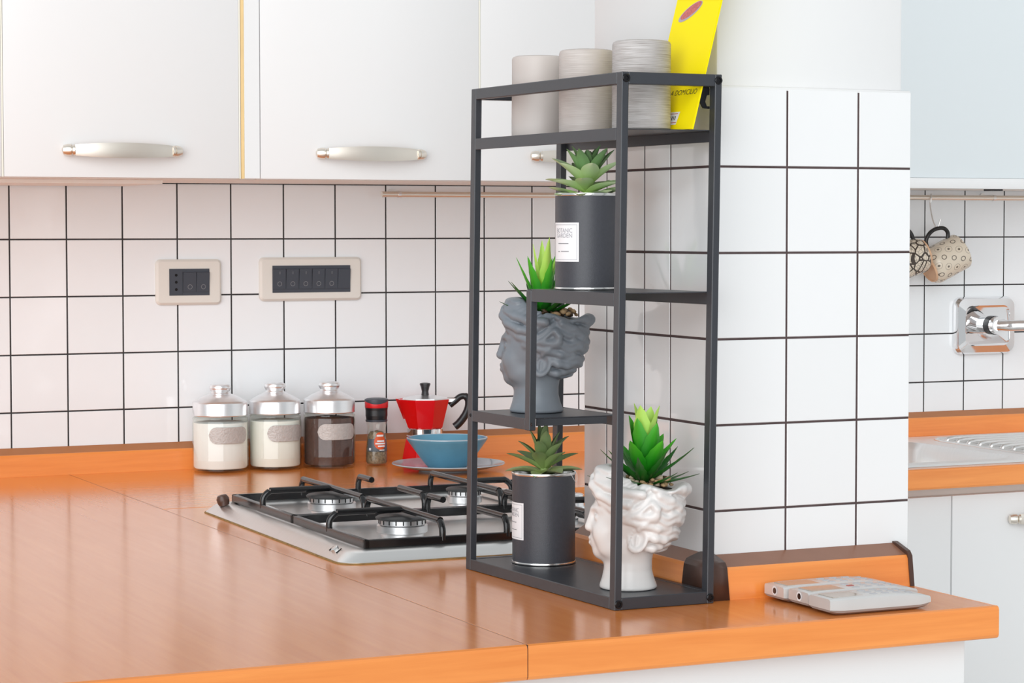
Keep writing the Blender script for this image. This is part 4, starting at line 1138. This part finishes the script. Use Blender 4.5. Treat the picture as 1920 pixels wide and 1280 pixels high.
lm_bright = leaf_mat('bright green leaf', (0.008, 0.15, 0.004), (0.012, 0.25, 0.006), (0.06, 0.40, 0.015), 0.07)
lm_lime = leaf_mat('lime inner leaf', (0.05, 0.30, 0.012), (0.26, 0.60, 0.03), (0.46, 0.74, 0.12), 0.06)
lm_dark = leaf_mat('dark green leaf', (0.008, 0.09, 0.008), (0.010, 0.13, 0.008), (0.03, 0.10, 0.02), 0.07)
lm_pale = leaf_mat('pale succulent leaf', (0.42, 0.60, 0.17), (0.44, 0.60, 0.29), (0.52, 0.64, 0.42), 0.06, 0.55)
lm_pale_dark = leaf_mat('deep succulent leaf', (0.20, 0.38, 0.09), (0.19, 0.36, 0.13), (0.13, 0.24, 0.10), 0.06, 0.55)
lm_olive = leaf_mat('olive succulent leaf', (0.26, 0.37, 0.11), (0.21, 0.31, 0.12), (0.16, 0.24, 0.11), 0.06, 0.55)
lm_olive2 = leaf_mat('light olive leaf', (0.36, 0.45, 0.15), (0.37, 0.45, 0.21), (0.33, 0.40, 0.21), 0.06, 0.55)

A_out = leaf_me('leaf', 0.066, 0.0140, 0.25, lm_dark, serr=0.10, peak=0.25, power=1.0)
A_mid = leaf_me('leaf', 0.070, 0.0245, 0.10, lm_bright, serr=0.05, peak=0.45, power=0.8, cup=0.35)
A_in = leaf_me('leaf', 0.074, 0.0235, -0.05, lm_lime, serr=0.05, peak=0.50, power=0.75, cup=0.35)
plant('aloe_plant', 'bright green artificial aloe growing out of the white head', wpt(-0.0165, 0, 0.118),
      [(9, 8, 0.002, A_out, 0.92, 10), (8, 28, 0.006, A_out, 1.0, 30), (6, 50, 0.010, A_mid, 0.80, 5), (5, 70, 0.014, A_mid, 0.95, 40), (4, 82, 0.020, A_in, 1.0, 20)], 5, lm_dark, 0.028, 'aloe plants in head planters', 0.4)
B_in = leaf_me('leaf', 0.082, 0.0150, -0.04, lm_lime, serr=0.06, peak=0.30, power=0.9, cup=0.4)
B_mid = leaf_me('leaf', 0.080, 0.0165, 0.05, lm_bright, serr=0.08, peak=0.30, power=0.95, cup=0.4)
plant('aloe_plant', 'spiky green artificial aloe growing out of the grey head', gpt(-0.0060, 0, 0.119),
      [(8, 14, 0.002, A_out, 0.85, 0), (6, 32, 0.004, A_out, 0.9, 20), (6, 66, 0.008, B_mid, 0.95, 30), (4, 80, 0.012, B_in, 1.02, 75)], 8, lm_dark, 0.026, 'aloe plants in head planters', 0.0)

# ------------------------------------------------------------------ tin can planters
def can(label, loc, r, h, lab_right, lab_z0, lab_z1, words):
    t = thing('can_planter', label, 'planter', tuple(loc))
    obj('sleeve', lathe_me('sleeve', [(r, 0.0032), (r, h - 0.0035)], 64), MT['can_paper'], t)
    obj('tin', lathe_me('tin', [(0, 0.0002), (r - 0.002, 0.0002), (r + 0.0007, 0.0006), (r + 0.0010, 0.0018), (r + 0.0005, 0.0031), (r - 0.0006, 0.0034), (r - 0.0006, h - 0.0036), (r + 0.0005, h - 0.0033), (r + 0.0011, h - 0.0018), (r + 0.0006, h), (r - 0.0008, h), (r - 0.0012, h - 0.003), (r - 0.0012, 0.012), (0, 0.012)], 64), MT['tin'], t)
    obj('soil', lathe_me('soil', [(0, h - 0.009), (r * 0.6, h - 0.0095), (r - 0.0014, h - 0.0125), (r - 0.0014, h - 0.016), (0, h - 0.016)], 32), MT['soil'], t)
    tc, rc = cam_axes(loc)
    def on(th, z, off): 
        dd = tc * math.cos(th) + rc * math.sin(th); return dd * (r + off) + Vector((0, 0, z))
    w = 0.0425; a1 = lab_right; a0 = a1 - w / r
    def patch(name, t0, t1, z0, z1, off, mat, parent, n=14):
        bm = bmesh.new(); lo = [bm.verts.new(on(t0 + (t1 - t0) * i / n, z0, off)) for i in range(n + 1)]; hi = [bm.verts.new(on(t0 + (t1 - t0) * i / n, z1, off)) for i in range(n + 1)]
        for i in range(n): bm.faces.new((lo[i], lo[i + 1], hi[i + 1], hi[i]))
        return obj(name, finish(bm, name, True), mat, parent)
    lb = patch('label', a0, a1, lab_z0, lab_z1, 0.0003, MT['paper'], t)
    m = 0.0022; mr = m / r; lw = 0.00045
    for t0, t1, z0, z1 in ((a0 + mr, a1 - mr, lab_z1 - m - lw, lab_z1 - m), (a0 + mr, a1 - mr, lab_z0 + m, lab_z0 + m + lw), (a1 - mr - lw / r, a1 - mr, lab_z0 + m, lab_z1 - m), (a0 + mr, a0 + mr + lw / r, lab_z0 + m, lab_z1 - m)):
        patch('border_line', t0, t1, z0, z1, 0.0005, MT['ink'], lb)
    am = (a0 + a1) / 2; Hh = lab_z1 - lab_z0
    for s, size, zf, wd in words:
        me = text_me(s, size)
        xs_ = [v.co.x for v in me.vertices]; k = wd / max(1e-6, max(xs_) - min(xs_))
        for v in me.vertices: v.co = on(am + v.co.x * k / r, lab_z0 + Hh * zf + v.co.y, 0.0005)
        obj('lettering', me, MT['ink'], lb)
    for zf, x0, x1 in ((0.455, -0.0095, 0.0080), (0.250, -0.0100, -0.0060), (0.255, -0.0040, 0.0085)):
        patch('faint_line', am + x0 / r, am + x1 / r, lab_z0 + Hh * zf, lab_z0 + Hh * zf + 0.0008, 0.0005, MT['switch_mark'], lb)
    return t
words = [('BOTANIC', 0.0072, 0.745, 0.026), ('GARDEN', 0.0072, 0.615, 0.026)]
CU = Vector((1.2520, 2.4740, TOP + zMid + 0.0022)); CL_ = Vector((1.2628, 2.6140, TOP + zBase + 0.0003))
can('black can planter on the upper half shelf, its label facing left', CU, 0.0376, 0.1130, -0.255, 0.0330, 0.0785, words)
can('black can planter on the bottom plate beside the hob', CL_, 0.0390, 0.1130, -0.68, 0.0310, 0.0765, words)

P_low = leaf_me('leaf', 0.047, 0.0245, 0.10, lm_pale, thick=0.0018, peak=0.45, power=0.75, cup=0.30)
P_mid = leaf_me('leaf', 0.052, 0.0235, -0.25, lm_pale, thick=0.0018, peak=0.45, power=0.8, cup=0.35)
P_up = leaf_me('leaf', 0.050, 0.0195, -0.10, lm_pale_dark, thick=0.0018, peak=0.45, power=0.8, cup=0.35)
plant('succulent_plant', 'pale green broad-leaved succulent in the upper black can', CU + Vector((0, 0, 0.104)),
      [(8, 6, 0.004, P_low, 0.95, 0), (7, 26, 0.011, P_mid, 0.95, 25), (6, 42, 0.019, P_mid, 0.92, 8), (6, 56, 0.025, P_up, 0.9, 38), (5, 70, 0.030, P_up, 0.72, 12), (2, 82, 0.030, P_mid, 0.55, 60)], 11, lm_pale, 0.036, 'succulents in tin cans', 0.2)
O_low = leaf_me('leaf', 0.048, 0.0215, -0.35, lm_olive2, thick=0.0018, peak=0.45, power=0.8, cup=0.35)
O_mid = leaf_me('leaf', 0.048, 0.0185, -0.30, lm_olive, thick=0.0018, peak=0.5, power=0.75, cup=0.35)
O_up = leaf_me('leaf', 0.043, 0.0170, 0.0, lm_olive, thick=0.0018, peak=0.5, power=0.7, cup=0.35)
plant('succulent_plant', 'olive green thin-leaved succulent in the lower black can', CL_ + Vector((0.001, 0.001, 0.107)),
      [(7, 14, 0.003, O_low, 0.95, 15), (6, 34, 0.010, O_mid, 0.95, 40), (5, 50, 0.018, O_mid, 0.85, 0), (2, 84, 0.024, O_up, 1.0, 100), (4, 68, 0.022, O_up, 0.9, 60)], 3, lm_olive, 0.034, 'succulents in tin cans', 0.1)
tube('loose_thread', spline([CL_ + Vector((0.020, -0.034, 0.1135)), CL_ + Vector((0.024, -0.0345, 0.106)), CL_ + Vector((0.030, -0.030, 0.101)), CL_ + Vector((0.0335, -0.0255, 0.107)), CL_ + Vector((0.034, -0.020, 0.1138))], 5), 0.00025, MT['paper'], None, 5)
tag(bpy.data.objects['loose_thread'], 'pale loose thread hanging over the rim of the lower can', 'thread')
# ------------------------------------------------------------------ glass jars by the wall
def jar(label, loc, r, fill, fill_h, skew):
    t = thing('glass_jar', label, 'jar', tuple(loc), 0, 'glass canisters by the wall')
    prof = [(0, 0.0002), (r - 0.004, 0.0002), (r - 0.0005, 0.003), (r, 0.007), (r, 0.0185), (r + 0.0008, 0.0205), (r + 0.0008, 0.0225), (r, 0.0245), (r, 0.086), (r - 0.001, 0.0895), (r - 0.0005, 0.092), (r + 0.0002, 0.0935), (r - 0.0005, 0.0955), (r - 0.0045, 0.0975), (r - 0.0045, 0.104)]
    obj('glass_body', lathe_me('glass_body', prof, 56), MT['glass'], t)
    obj('glass_floor', lathe_me('glass_floor', [(0, 0.0035), (r - 0.004, 0.0035), (r - 0.0022, 0.0055)], 48), MT['glass'], t)
    n = 48
    obj('contents', lathe_me('contents', [(0, 0.0065), (r - 0.004, 0.0065), (r - 0.0022, 0.009), (r - 0.0022, fill_h - 0.004), (r - 0.0026, fill_h - 0.001), (r * 0.6, fill_h + 0.001), (0, fill_h + 0.003)], n, mod=lambda a, z: 1.0), fill, t)
    lr = r - 0.0008
    lid = obj('lid', lathe_me('lid', [(lr - 0.002, 0.0985), (lr, 0.0990), (lr + 0.0006, 0.1000), (lr, 0.1012), (lr, 0.1205), (lr - 0.001, 0.1228), (lr - 0.005, 0.1252), (lr - 0.013, 0.1300), (lr - 0.021, 0.1338), (0.0210, 0.1358), (0.0175, 0.1362), (0, 0.1362)], 56), MT['alu'], t)
    obj('lid_knob', lathe_me('lid_knob', [(0.0215, 0.1355), (0.0180, 0.1372), (0.0165, 0.1385), (0.0160, 0.1405), (0.0178, 0.1430), (0.0192, 0.1455), (0.0195, 0.1490), (0.0178, 0.1520), (0.0130, 0.1535), (0, 0.1540)], 40), MT['alu'], lid)
    tc, rc = cam_axes(loc)
    bm = bmesh.new(); w, h2 = 0.038, 0.0140
    def on(x, z, off):
        th = skew + x / r; return (tc * math.cos(th) + rc * math.sin(th)) * (r + off) + Vector((0, 0, z))
    poly = rrect(2 * w, 2 * h2, h2 * 0.95, 8, 0, 0)
    cen = 0.0665
    # grid patch clipped to a stadium: columns of points
    colsn = 30; lo = []; hi = []; lo2 = []; hi2 = []
    for i in range(colsn + 1):
        x = -w + 2 * w * i / colsn
        e = max(0.0, abs(x) - (w - h2)); hh = math.sqrt(max(0.0, h2 * h2 - e * e))
        hh = max(hh, 0.0004)
        lo.append(bm.verts.new(on(x, cen - hh, 0.0012))); hi.append(bm.verts.new(on(x, cen + hh, 0.0012)))
        lo2.append(bm.verts.new(on(x, cen - hh - 0.0004, 0.0001))); hi2.append(bm.verts.new(on(x, cen + hh + 0.0004, 0.0001)))
    for i in range(colsn):
        bm.faces.new((lo[i], lo[i + 1], hi[i + 1], hi[i])); bm.faces.new((lo2[i], lo2[i + 1], lo[i + 1], lo[i])); bm.faces.new((hi[i], hi[i + 1], hi2[i + 1], hi2[i]))
    bm.faces.new((lo[0], hi[0], hi2[0], lo2[0])); bm.faces.new((lo[-1], lo2[-1], hi2[-1], hi[-1]))
    obj('name_plaque', finish(bm, 'name_plaque', True, 0.8), MT['plaque'], t)
    return t
jar('glass jar of white powder with aluminium lid, leftmost by the wall', (1.2862, 3.975, TOP), 0.0492, MT['sugar'], 0.0875, 0.36)
jar('glass jar of cream powder with aluminium lid, middle of the three', (1.3872, 3.9725, TOP), 0.0466, MT['salt'], 0.0880, 0.52)
jar('glass jar of dark ground coffee with aluminium lid', (1.4852, 3.9590, TOP), 0.0468, MT['coffee'], 0.0900, 0.36)

# pepper grinder
loc = Vector((1.5762, 3.9587, TOP))
t = thing('pepper_grinder', 'glass pepper grinder with black and red cap beside the coffee jar', 'grinder', tuple(loc))
obj('bottle', lathe_me('bottle', [(0, 0.0002), (0.0185, 0.0002), (0.0205, 0.003), (0.0205, 0.012), (0.0198, 0.030), (0.0176, 0.052), (0.0168, 0.062), (0.0172, 0.070), (0.0188, 0.077), (0.0188, 0.080)], 40), MT['glass'], t)
bm = bmesh.new()
rnd = random.Random(2)
obj('pepper_fill', lathe_me('pepper_fill', [(0, 0.003), (0.0170, 0.003), (0.0190, 0.006), (0.0188, 0.020), (0.0182, 0.032), (0.0162, 0.052), (0.012, 0.060), (0, 0.063)], 32), MT['pepper_a'], t)
obj('collar', lathe_me('collar', [(0.0192, 0.0785), (0.0198, 0.0795), (0.0198, 0.0820), (0.0175, 0.0825)], 36), MT['dark_switch'], t)
cap_ = obj('grinder_cap', lathe_me('grinder_cap', [(0.0178, 0.0822), (0.0188, 0.0830), (0.0196, 0.0880)] + [(0.0198 + 0.0002 * (i % 2), 0.0890 + 0.0012 * i) for i in range(10)] + [(0.0205, 0.1035), (0.0207, 0.1045)], 36), MT['black_plastic'], t)
obj('red_band', lathe_me('red_band', [(0.0207, 0.1040), (0.0210, 0.1050), (0.0213, 0.1180), (0.0205, 0.1190), (0.018, 0.1190)], 36), MT['red_plastic'], cap_)
tc, rc = cam_axes(loc)
def dip(a, z): return 1.0
me = lathe_me('flip_lid', [(0.0214, 0.1160), (0.0217, 0.1170), (0.0215, 0.1190), (0.018, 0.1208), (0.010, 0.1216), (0, 0.1218)], 40)
for v in me.vertices:                                   # the front of the lid dips in a curve
    if v.co.z < 0.1175:
        dd = Vector((v.co.x, v.co.y, 0)).normalized().dot(tc)
        v.co.z -= 0.0050 * max(0, dd) ** 2
obj('flip_lid', me, MT['dark_switch'], cap_)
def on(th, z, off):
    r = 0.0176 + (0.0198 - 0.0176) * max(0, min(1, (0.052 - z) / 0.022))
    return (tc * math.cos(th) + rc * math.sin(th)) * (r + off) + Vector((0, 0, z))
def lab(name, t0, t1, z0, z1, off, mat, parent, rnd_=False, n=12, m=8):
    bm = bmesh.new(); g = []
    for j in range(m + 1):
        row = []
        for i in range(n + 1):
            a, b = i / n * 2 - 1, j / m * 2 - 1
            if rnd_: a, b = a * math.sqrt(1 - b * b / 2), b * math.sqrt(1 - a * a / 2)
            row.append(bm.verts.new(on((t0 + t1) / 2 + a * (t1 - t0) / 2, (z0 + z1) / 2 + b * (z1 - z0) / 2, off)))
        g.append(row)
    for j in range(m):
        for i in range(n): bm.faces.new((g[j][i], g[j][i + 1], g[j + 1][i + 1], g[j + 1][i]))
    return obj(name, finish(bm, name, True), mat, parent)
lb = lab('label', -0.95, 1.25, 0.0255, 0.0480, 0.0002, MT['slate_label'], t)
lab('label_badge', -0.25, 0.98, 0.0290, 0.0560, 0.0004, MT['orange_label'], lb, True)
lab('label_badge', -0.05, 0.80, 0.0500, 0.0605, 0.0004, MT['orange_label'], lb, True)
for z0, z1, t0, t1 in ((0.0525, 0.0558, 0.02, 0.72), (0.0430, 0.0458, 0.05, 0.80), (0.0385, 0.0412, -0.12, 0.85), (0.0338, 0.0366, 0.12, 0.80), (0.0272, 0.0290, 0.25, 0.75), (0.0275, 0.0320, -0.74, -0.52)):
    k = lab('worn_print', t0, t1, z0, z1, 0.0007, MT['paper'], lb, False, 6, 1)

# moka pot
MO = Vector((1.6800, 3.9780, TOP)); tc, rc = cam_axes(MO)
t = thing('moka_pot', 'red octagonal stovetop coffee pot with black handle', 'coffee pot', tuple(MO), math.atan2(rc.y, rc.x))
def octa(prof, name, mod=None): return lathe_me(name, prof, 8, False, None, mod)
rot8 = PI / 8
obj('boiler', octa([(0, 0.0002), (0.0440, 0.0002), (0.0452, 0.003), (0.0450, 0.008), (0.0385, 0.040), (0.0372, 0.0445), (0.0330, 0.0455), (0, 0.0455)], 'boiler'), MT['red'], t, None, (0, 0, rot8))
obj('ring', lathe_me('ring', [(0.0325, 0.0450), (0.0345, 0.0455), (0.0345, 0.0480), (0.0330, 0.0490), (0.0330, 0.0610), (0.0320, 0.0620), (0, 0.0620)], 48), MT['chrome'], t)
me = octa([(0, 0.0618), (0.0320, 0.0618), (0.0340, 0.0635), (0.0465, 0.1120), (0.0470, 0.1150), (0.0450, 0.1152), (0.0430, 0.1140), (0, 0.1140)], 'jug')
for v in me.vertices:                                   # pull the spout out on the viewer's left
    a = math.atan2(v.co.y, v.co.x) + rot8
    c = math.cos(a - PI)
    if c > 0.8 and v.co.z > 0.1: v.co.x *= 1.12; v.co.y *= 1.12
jug = obj('jug', me, MT['red'], t, None, (0, 0, rot8))
bm = bmesh.new()
sp = [(-0.040, 0.0, 0.078), (-0.034, 0.011, 0.080), (-0.041, 0.014, 0.115), (-0.0545, 0.0, 0.1155), (-0.041, -0.014, 0.115), (-0.034, -0.011, 0.080)]
v = [bm.verts.new(p) for p in sp]
for f in ((0, 1, 2, 3), (0, 3, 4, 5), (2, 4, 3), (1, 5, 4, 2), (0, 5, 1)): bm.faces.new([v[i] for i in f])
obj('spout', finish(bm, 'spout'), MT['red'], t)
lid = obj('lid', octa([(0.0448, 0.1152), (0.0440, 0.1170), (0.0200, 0.1215), (0.006, 0.1222), (0, 0.1222)], 'lid'), MT['alu'], t, None, (0, 0, rot8))
obj('lid_knob', lathe_me('lid_knob', [(0.0075, 0.1215), (0.0068, 0.1240), (0.0062, 0.1290), (0.0080, 0.1370), (0.0100, 0.1420), (0.0094, 0.1440), (0.005, 0.1448), (0, 0.1448)], 10, False), MT['black_plastic'], t)
bm = bmesh.new(); add_box(bm, 0.040, 0.058, -0.005, 0.005, 0.1085, 0.1165, 0.001)
obj('hinge', finish(bm, 'hinge'), MT['alu'], t)
me = bmesh.new()
add_tube(me, spline([(0.0450, 0, 0.1030), (0.0550, 0, 0.1110), (0.0640, 0, 0.1185), (0.0735, 0, 0.1195), (0.0795, 0, 0.1130), (0.0790, 0, 0.0990), (0.0720, 0, 0.0830), (0.0620, 0, 0.0700), (0.0540, 0, 0.0635)], 6), [0.0058] * 18 + [0.0068] * 18 + [0.0072] * 13, 10)
obj('handle', finish(me, 'handle', True, 0.9), MT['black_plastic'], t)

# plate and bowl
PC = (1.6526, 3.8080, TOP)
p = thing('plate', 'pale blue glazed side plate lying under the bowl', 'plate', PC)
obj('dish', lathe_me('dish', [(0, 0.0032), (0.046, 0.0032), (0.048, 0.0002), (0.052, 0.0002), (0.054, 0.0032), (0.075, 0.0060), (0.098, 0.0118), (0.1003, 0.0132), (0.0995, 0.0146), (0.0970, 0.0144), (0.074, 0.0090), (0.056, 0.0066), (0, 0.0062)], 72), MT['blue_plate'], p)
b = thing('bowl', 'blue conical bowl sitting on the side plate', 'bowl', (1.6515, 3.8110, TOP + 0.0068))
obj('shell', lathe_me('shell', [(0, 0.002), (0.026, 0.002), (0.028, 0.0), (0.034, 0.0), (0.0375, 0.003), (0.046, 0.014), (0.058, 0.030), (0.0690, 0.0455), (0.0715, 0.0490), (0.0718, 0.0508)], 64), MT['blue_bowl'], b)
obj('rim', lathe_me('rim', [(0.0718, 0.0506), (0.0716, 0.0522), (0.0700, 0.0526), (0.0686, 0.0516)], 64), MT['blue_plate'], b)
obj('inside', lathe_me('inside', [(0.0686, 0.0517), (0.0660, 0.0470), (0.054, 0.030), (0.040, 0.012), (0.028, 0.007), (0, 0.006)], 64), MT['blue_bowl'], b)

# ------------------------------------------------------------------ three silver remote controls
def remote(label, x0, y0, L, w, z_tilt, rz, detail):
    t = thing('remote_control', label, 'remote control', (x0, y0, TOP), rz, 'silver remote controls')
    # side outline: x along the length, z height; belly underneath, raised step in the top
    top = [(0.0, 0.0185), (0.02, 0.0195), (L * 0.55, 0.0200), (L * 0.75, 0.0195), (L * 0.93, 0.0165), (L, 0.0140)]
    bot = [(L, 0.0075), (L * 0.9, 0.0055), (L * 0.1, 0.0055), (0.0, 0.0065)]
    bm = bmesh.new()
    n = 9; prof = []
    secs = []
    for i in range(17):
        x = L * i / 16
        zt = np.interp(x, [q[0] for q in top], [q[1] for q in top]); zb = np.interp(x, [0, L * 0.1, L * 0.9, L], [0.0065, 0.0055, 0.0055, 0.0075])
        ends = min(1.0, 0.90 + 0.1 * min(1, 8 * i / 16)) if i < 12 else (1.0 if i < 15 else (0.985 if i == 15 else 0.93))
        hw = w / 2 * ends
        ring = [(-hw, zb), (-hw, zt - 0.0022), (-hw + 0.0016, zt - 0.0004), (-hw + 0.004, zt), (hw - 0.004, zt), (hw - 0.0016, zt - 0.0004), (hw, zt - 0.0022), (hw, zb)]
        secs.append([bm.verts.new((x, w / 2 + y, z)) for y, z in ring])
    for a, b_ in zip(secs, secs[1:]):
        for k in range(8): bm.faces.new((a[k], a[(k + 1) % 8], b_[(k + 1) % 8], b_[k]))
    bm.faces.new(secs[0]); bm.faces.new(secs[-1][::-1])
    sh_ = obj('upper_shell', finish(bm, 'upper_shell', True, 0.5), MT['remote'], t)
    bm = bmesh.new(); secs = []
    for x, zt, zb, k in ((0.0015, 0.0063, 0.0040, 0.95), (L * 0.06, 0.0060, 0.0012, 0.97), (L * 0.12, 0.0054, 0.0004, 0.98), (L * 0.88, 0.0054, 0.0004, 0.98), (L * 0.96, 0.0066, 0.0018, 0.95), (L - 0.0015, 0.0074, 0.0045, 0.92)):
        hw = w / 2 * k
        secs.append([bm.verts.new((x, w / 2 + y, z)) for y, z in ((-hw + 0.006, zb), (-hw + 0.001, (zb + zt) / 2), (-hw, zt), (hw, zt), (hw - 0.001, (zb + zt) / 2), (hw - 0.006, zb))])
    for a, b_ in zip(secs, secs[1:]):
        for k in range(6): bm.faces.new((a[k], a[(k + 1) % 6], b_[(k + 1) % 6], b_[k]))
    bm.faces.new(secs[0]); bm.faces.new(secs[-1][::-1])
    obj('lower_shell', finish(bm, 'lower_shell', True, 0.6), MT['remote_base'], t)
    z = lambda x: float(np.interp(x, [q[0] for q in top], [q[1] for q in top]))
    box('display', L * 0.06, L * 0.36, w * 0.18, w * 0.82, z(L * 0.2) - 0.0006, z(L * 0.2) + 0.0002, MT['screen'], t, 0.0001)
    rn = random.Random(label)
    for r_ in range(4):
        for c in range(3):
            x = L * (0.47 + 0.115 * r_); y = w * (0.24 + 0.26 * c)
            zz = z(x)
            box('button', x - 0.0042, x + 0.0042, y - 0.0028, y + 0.0028, zz - 0.0008, zz + 0.0008, MT['button_red'] if (r_ == 0 and c == 1 and detail == 1) else MT['button'], t, 0.0006)
    if detail < 2:
        e = obj('infrared_window', lathe_me('infrared_window', [(0.0033, 0.0), (0.0033, 0.0006), (0, 0.0008)], 18), MT['remote_dark'], t, (-0.0001, w * 0.46, 0.0125), (0, -PI / 2, 0))
        obj('window_surround', lathe_me('window_surround', [(0.0036, 0.0), (0.0052, 0.0002), (0.0056, 0.0004), (0.0036, 0.0004)], 18), MT['paper'], e, (0, 0, 0.0))
    return t
remote('silver remote control lying closest to the brown splash trim', 1.4050, 2.2785, 0.148, 0.0465, 0, 0.0, 0)
remote('silver remote control in the middle of the three', 1.4080, 2.2305, 0.146, 0.0470, 0, 0.0, 1)
remote('silver remote control nearest the front edge of the worktop', 1.4050, 2.1815, 0.133, 0.0480, 0, 0.0, 2)

# ------------------------------------------------------------------ mugs on a hook
def hook(x, label):
    y = YB - 0.04
    pts = spline([(x - 0.006, y - 0.0072, 1.3800), (x - 0.0055, y - 0.0072, 1.3905), (x - 0.002, y - 0.002, 1.3968), (x + 0.0015, y + 0.004, 1.3950), (x + 0.001, y + 0.0062, 1.380), (x - 0.001, y - 0.002, 1.356), (x - 0.002, y - 0.012, 1.338), (x, y - 0.0175, 1.3295), (x + 0.003, y - 0.021, 1.3305), (x + 0.006, y - 0.024, 1.346)], 5)
    o = tube('hook', pts, 0.0014, MT['steel'], None, 8); tag(o, label, 'hook')
hook(2.8215, 'steel hook on the rail holding the ring patterned mug')
hook(2.7235, 'steel hook on the rail holding the net patterned mug')

def mug(label, centre, axis, hdir, r, h, mat, group):
    """mug with its axis (foot to mouth) and its handle direction given in world space"""
    az = Vector(axis).normalized(); hx = Vector(hdir); hx = (hx - az * hx.dot(az)).normalized(); hy = az.cross(hx)
    rot = Matrix((hx, hy, az)).transposed().to_euler()
    t = thing('mug', label, 'mug', tuple(Vector(centre) - az * h / 2), 0, group)
    t.rotation_euler = rot
    obj('body', lathe_me('body', [(r * 0.80, 0.004), (r * 0.90, 0.006), (r * 0.985, 0.012), (r, 0.020), (r, h - 0.004), (r - 0.0006, h - 0.001), (r - 0.002, h), (r - 0.0036, h - 0.001), (r - 0.004, h - 0.006), (r - 0.004, 0.014), (r * 0.7, 0.008), (0, 0.008)], 56), mat, t)
    obj('foot', lathe_me('foot', [(0, 0.002), (r * 0.70, 0.002), (r * 0.72, 0.0), (r * 0.78, 0.0), (r * 0.80, 0.0042)], 40), MT['peach'], t)
    tube('handle', spline([(r - 0.001, 0, h * 0.80), (r + 0.010, 0, h * 0.86), (r + 0.022, 0, h * 0.80), (r + 0.0285, 0, h * 0.60), (r + 0.0265, 0, h * 0.40), (r + 0.016, 0, h * 0.24), (r - 0.001, 0, h * 0.20)], 6), 0.0042, MT['mug_handle'], t, 10)
    return t
mug('cream mug with dark ring pattern hanging by its handle from the rail', (2.8400, YB - 0.0600, 1.2625), (0.86, -0.10, 0.42), (-0.42, 0.0, 0.9), 0.0380, 0.084, mug_mat('ring patterned glaze', True), 'mugs on the rail')
mug('cream mug with black net pattern, half hidden behind the pillar', (2.7440, YB - 0.0700, 1.2640), (-0.88, 0.15, -0.30), (-0.30, 0.05, 0.90), 0.0365, 0.082, mug_mat('net patterned glaze', False), 'mugs on the rail')

bpy.context.view_layer.update()
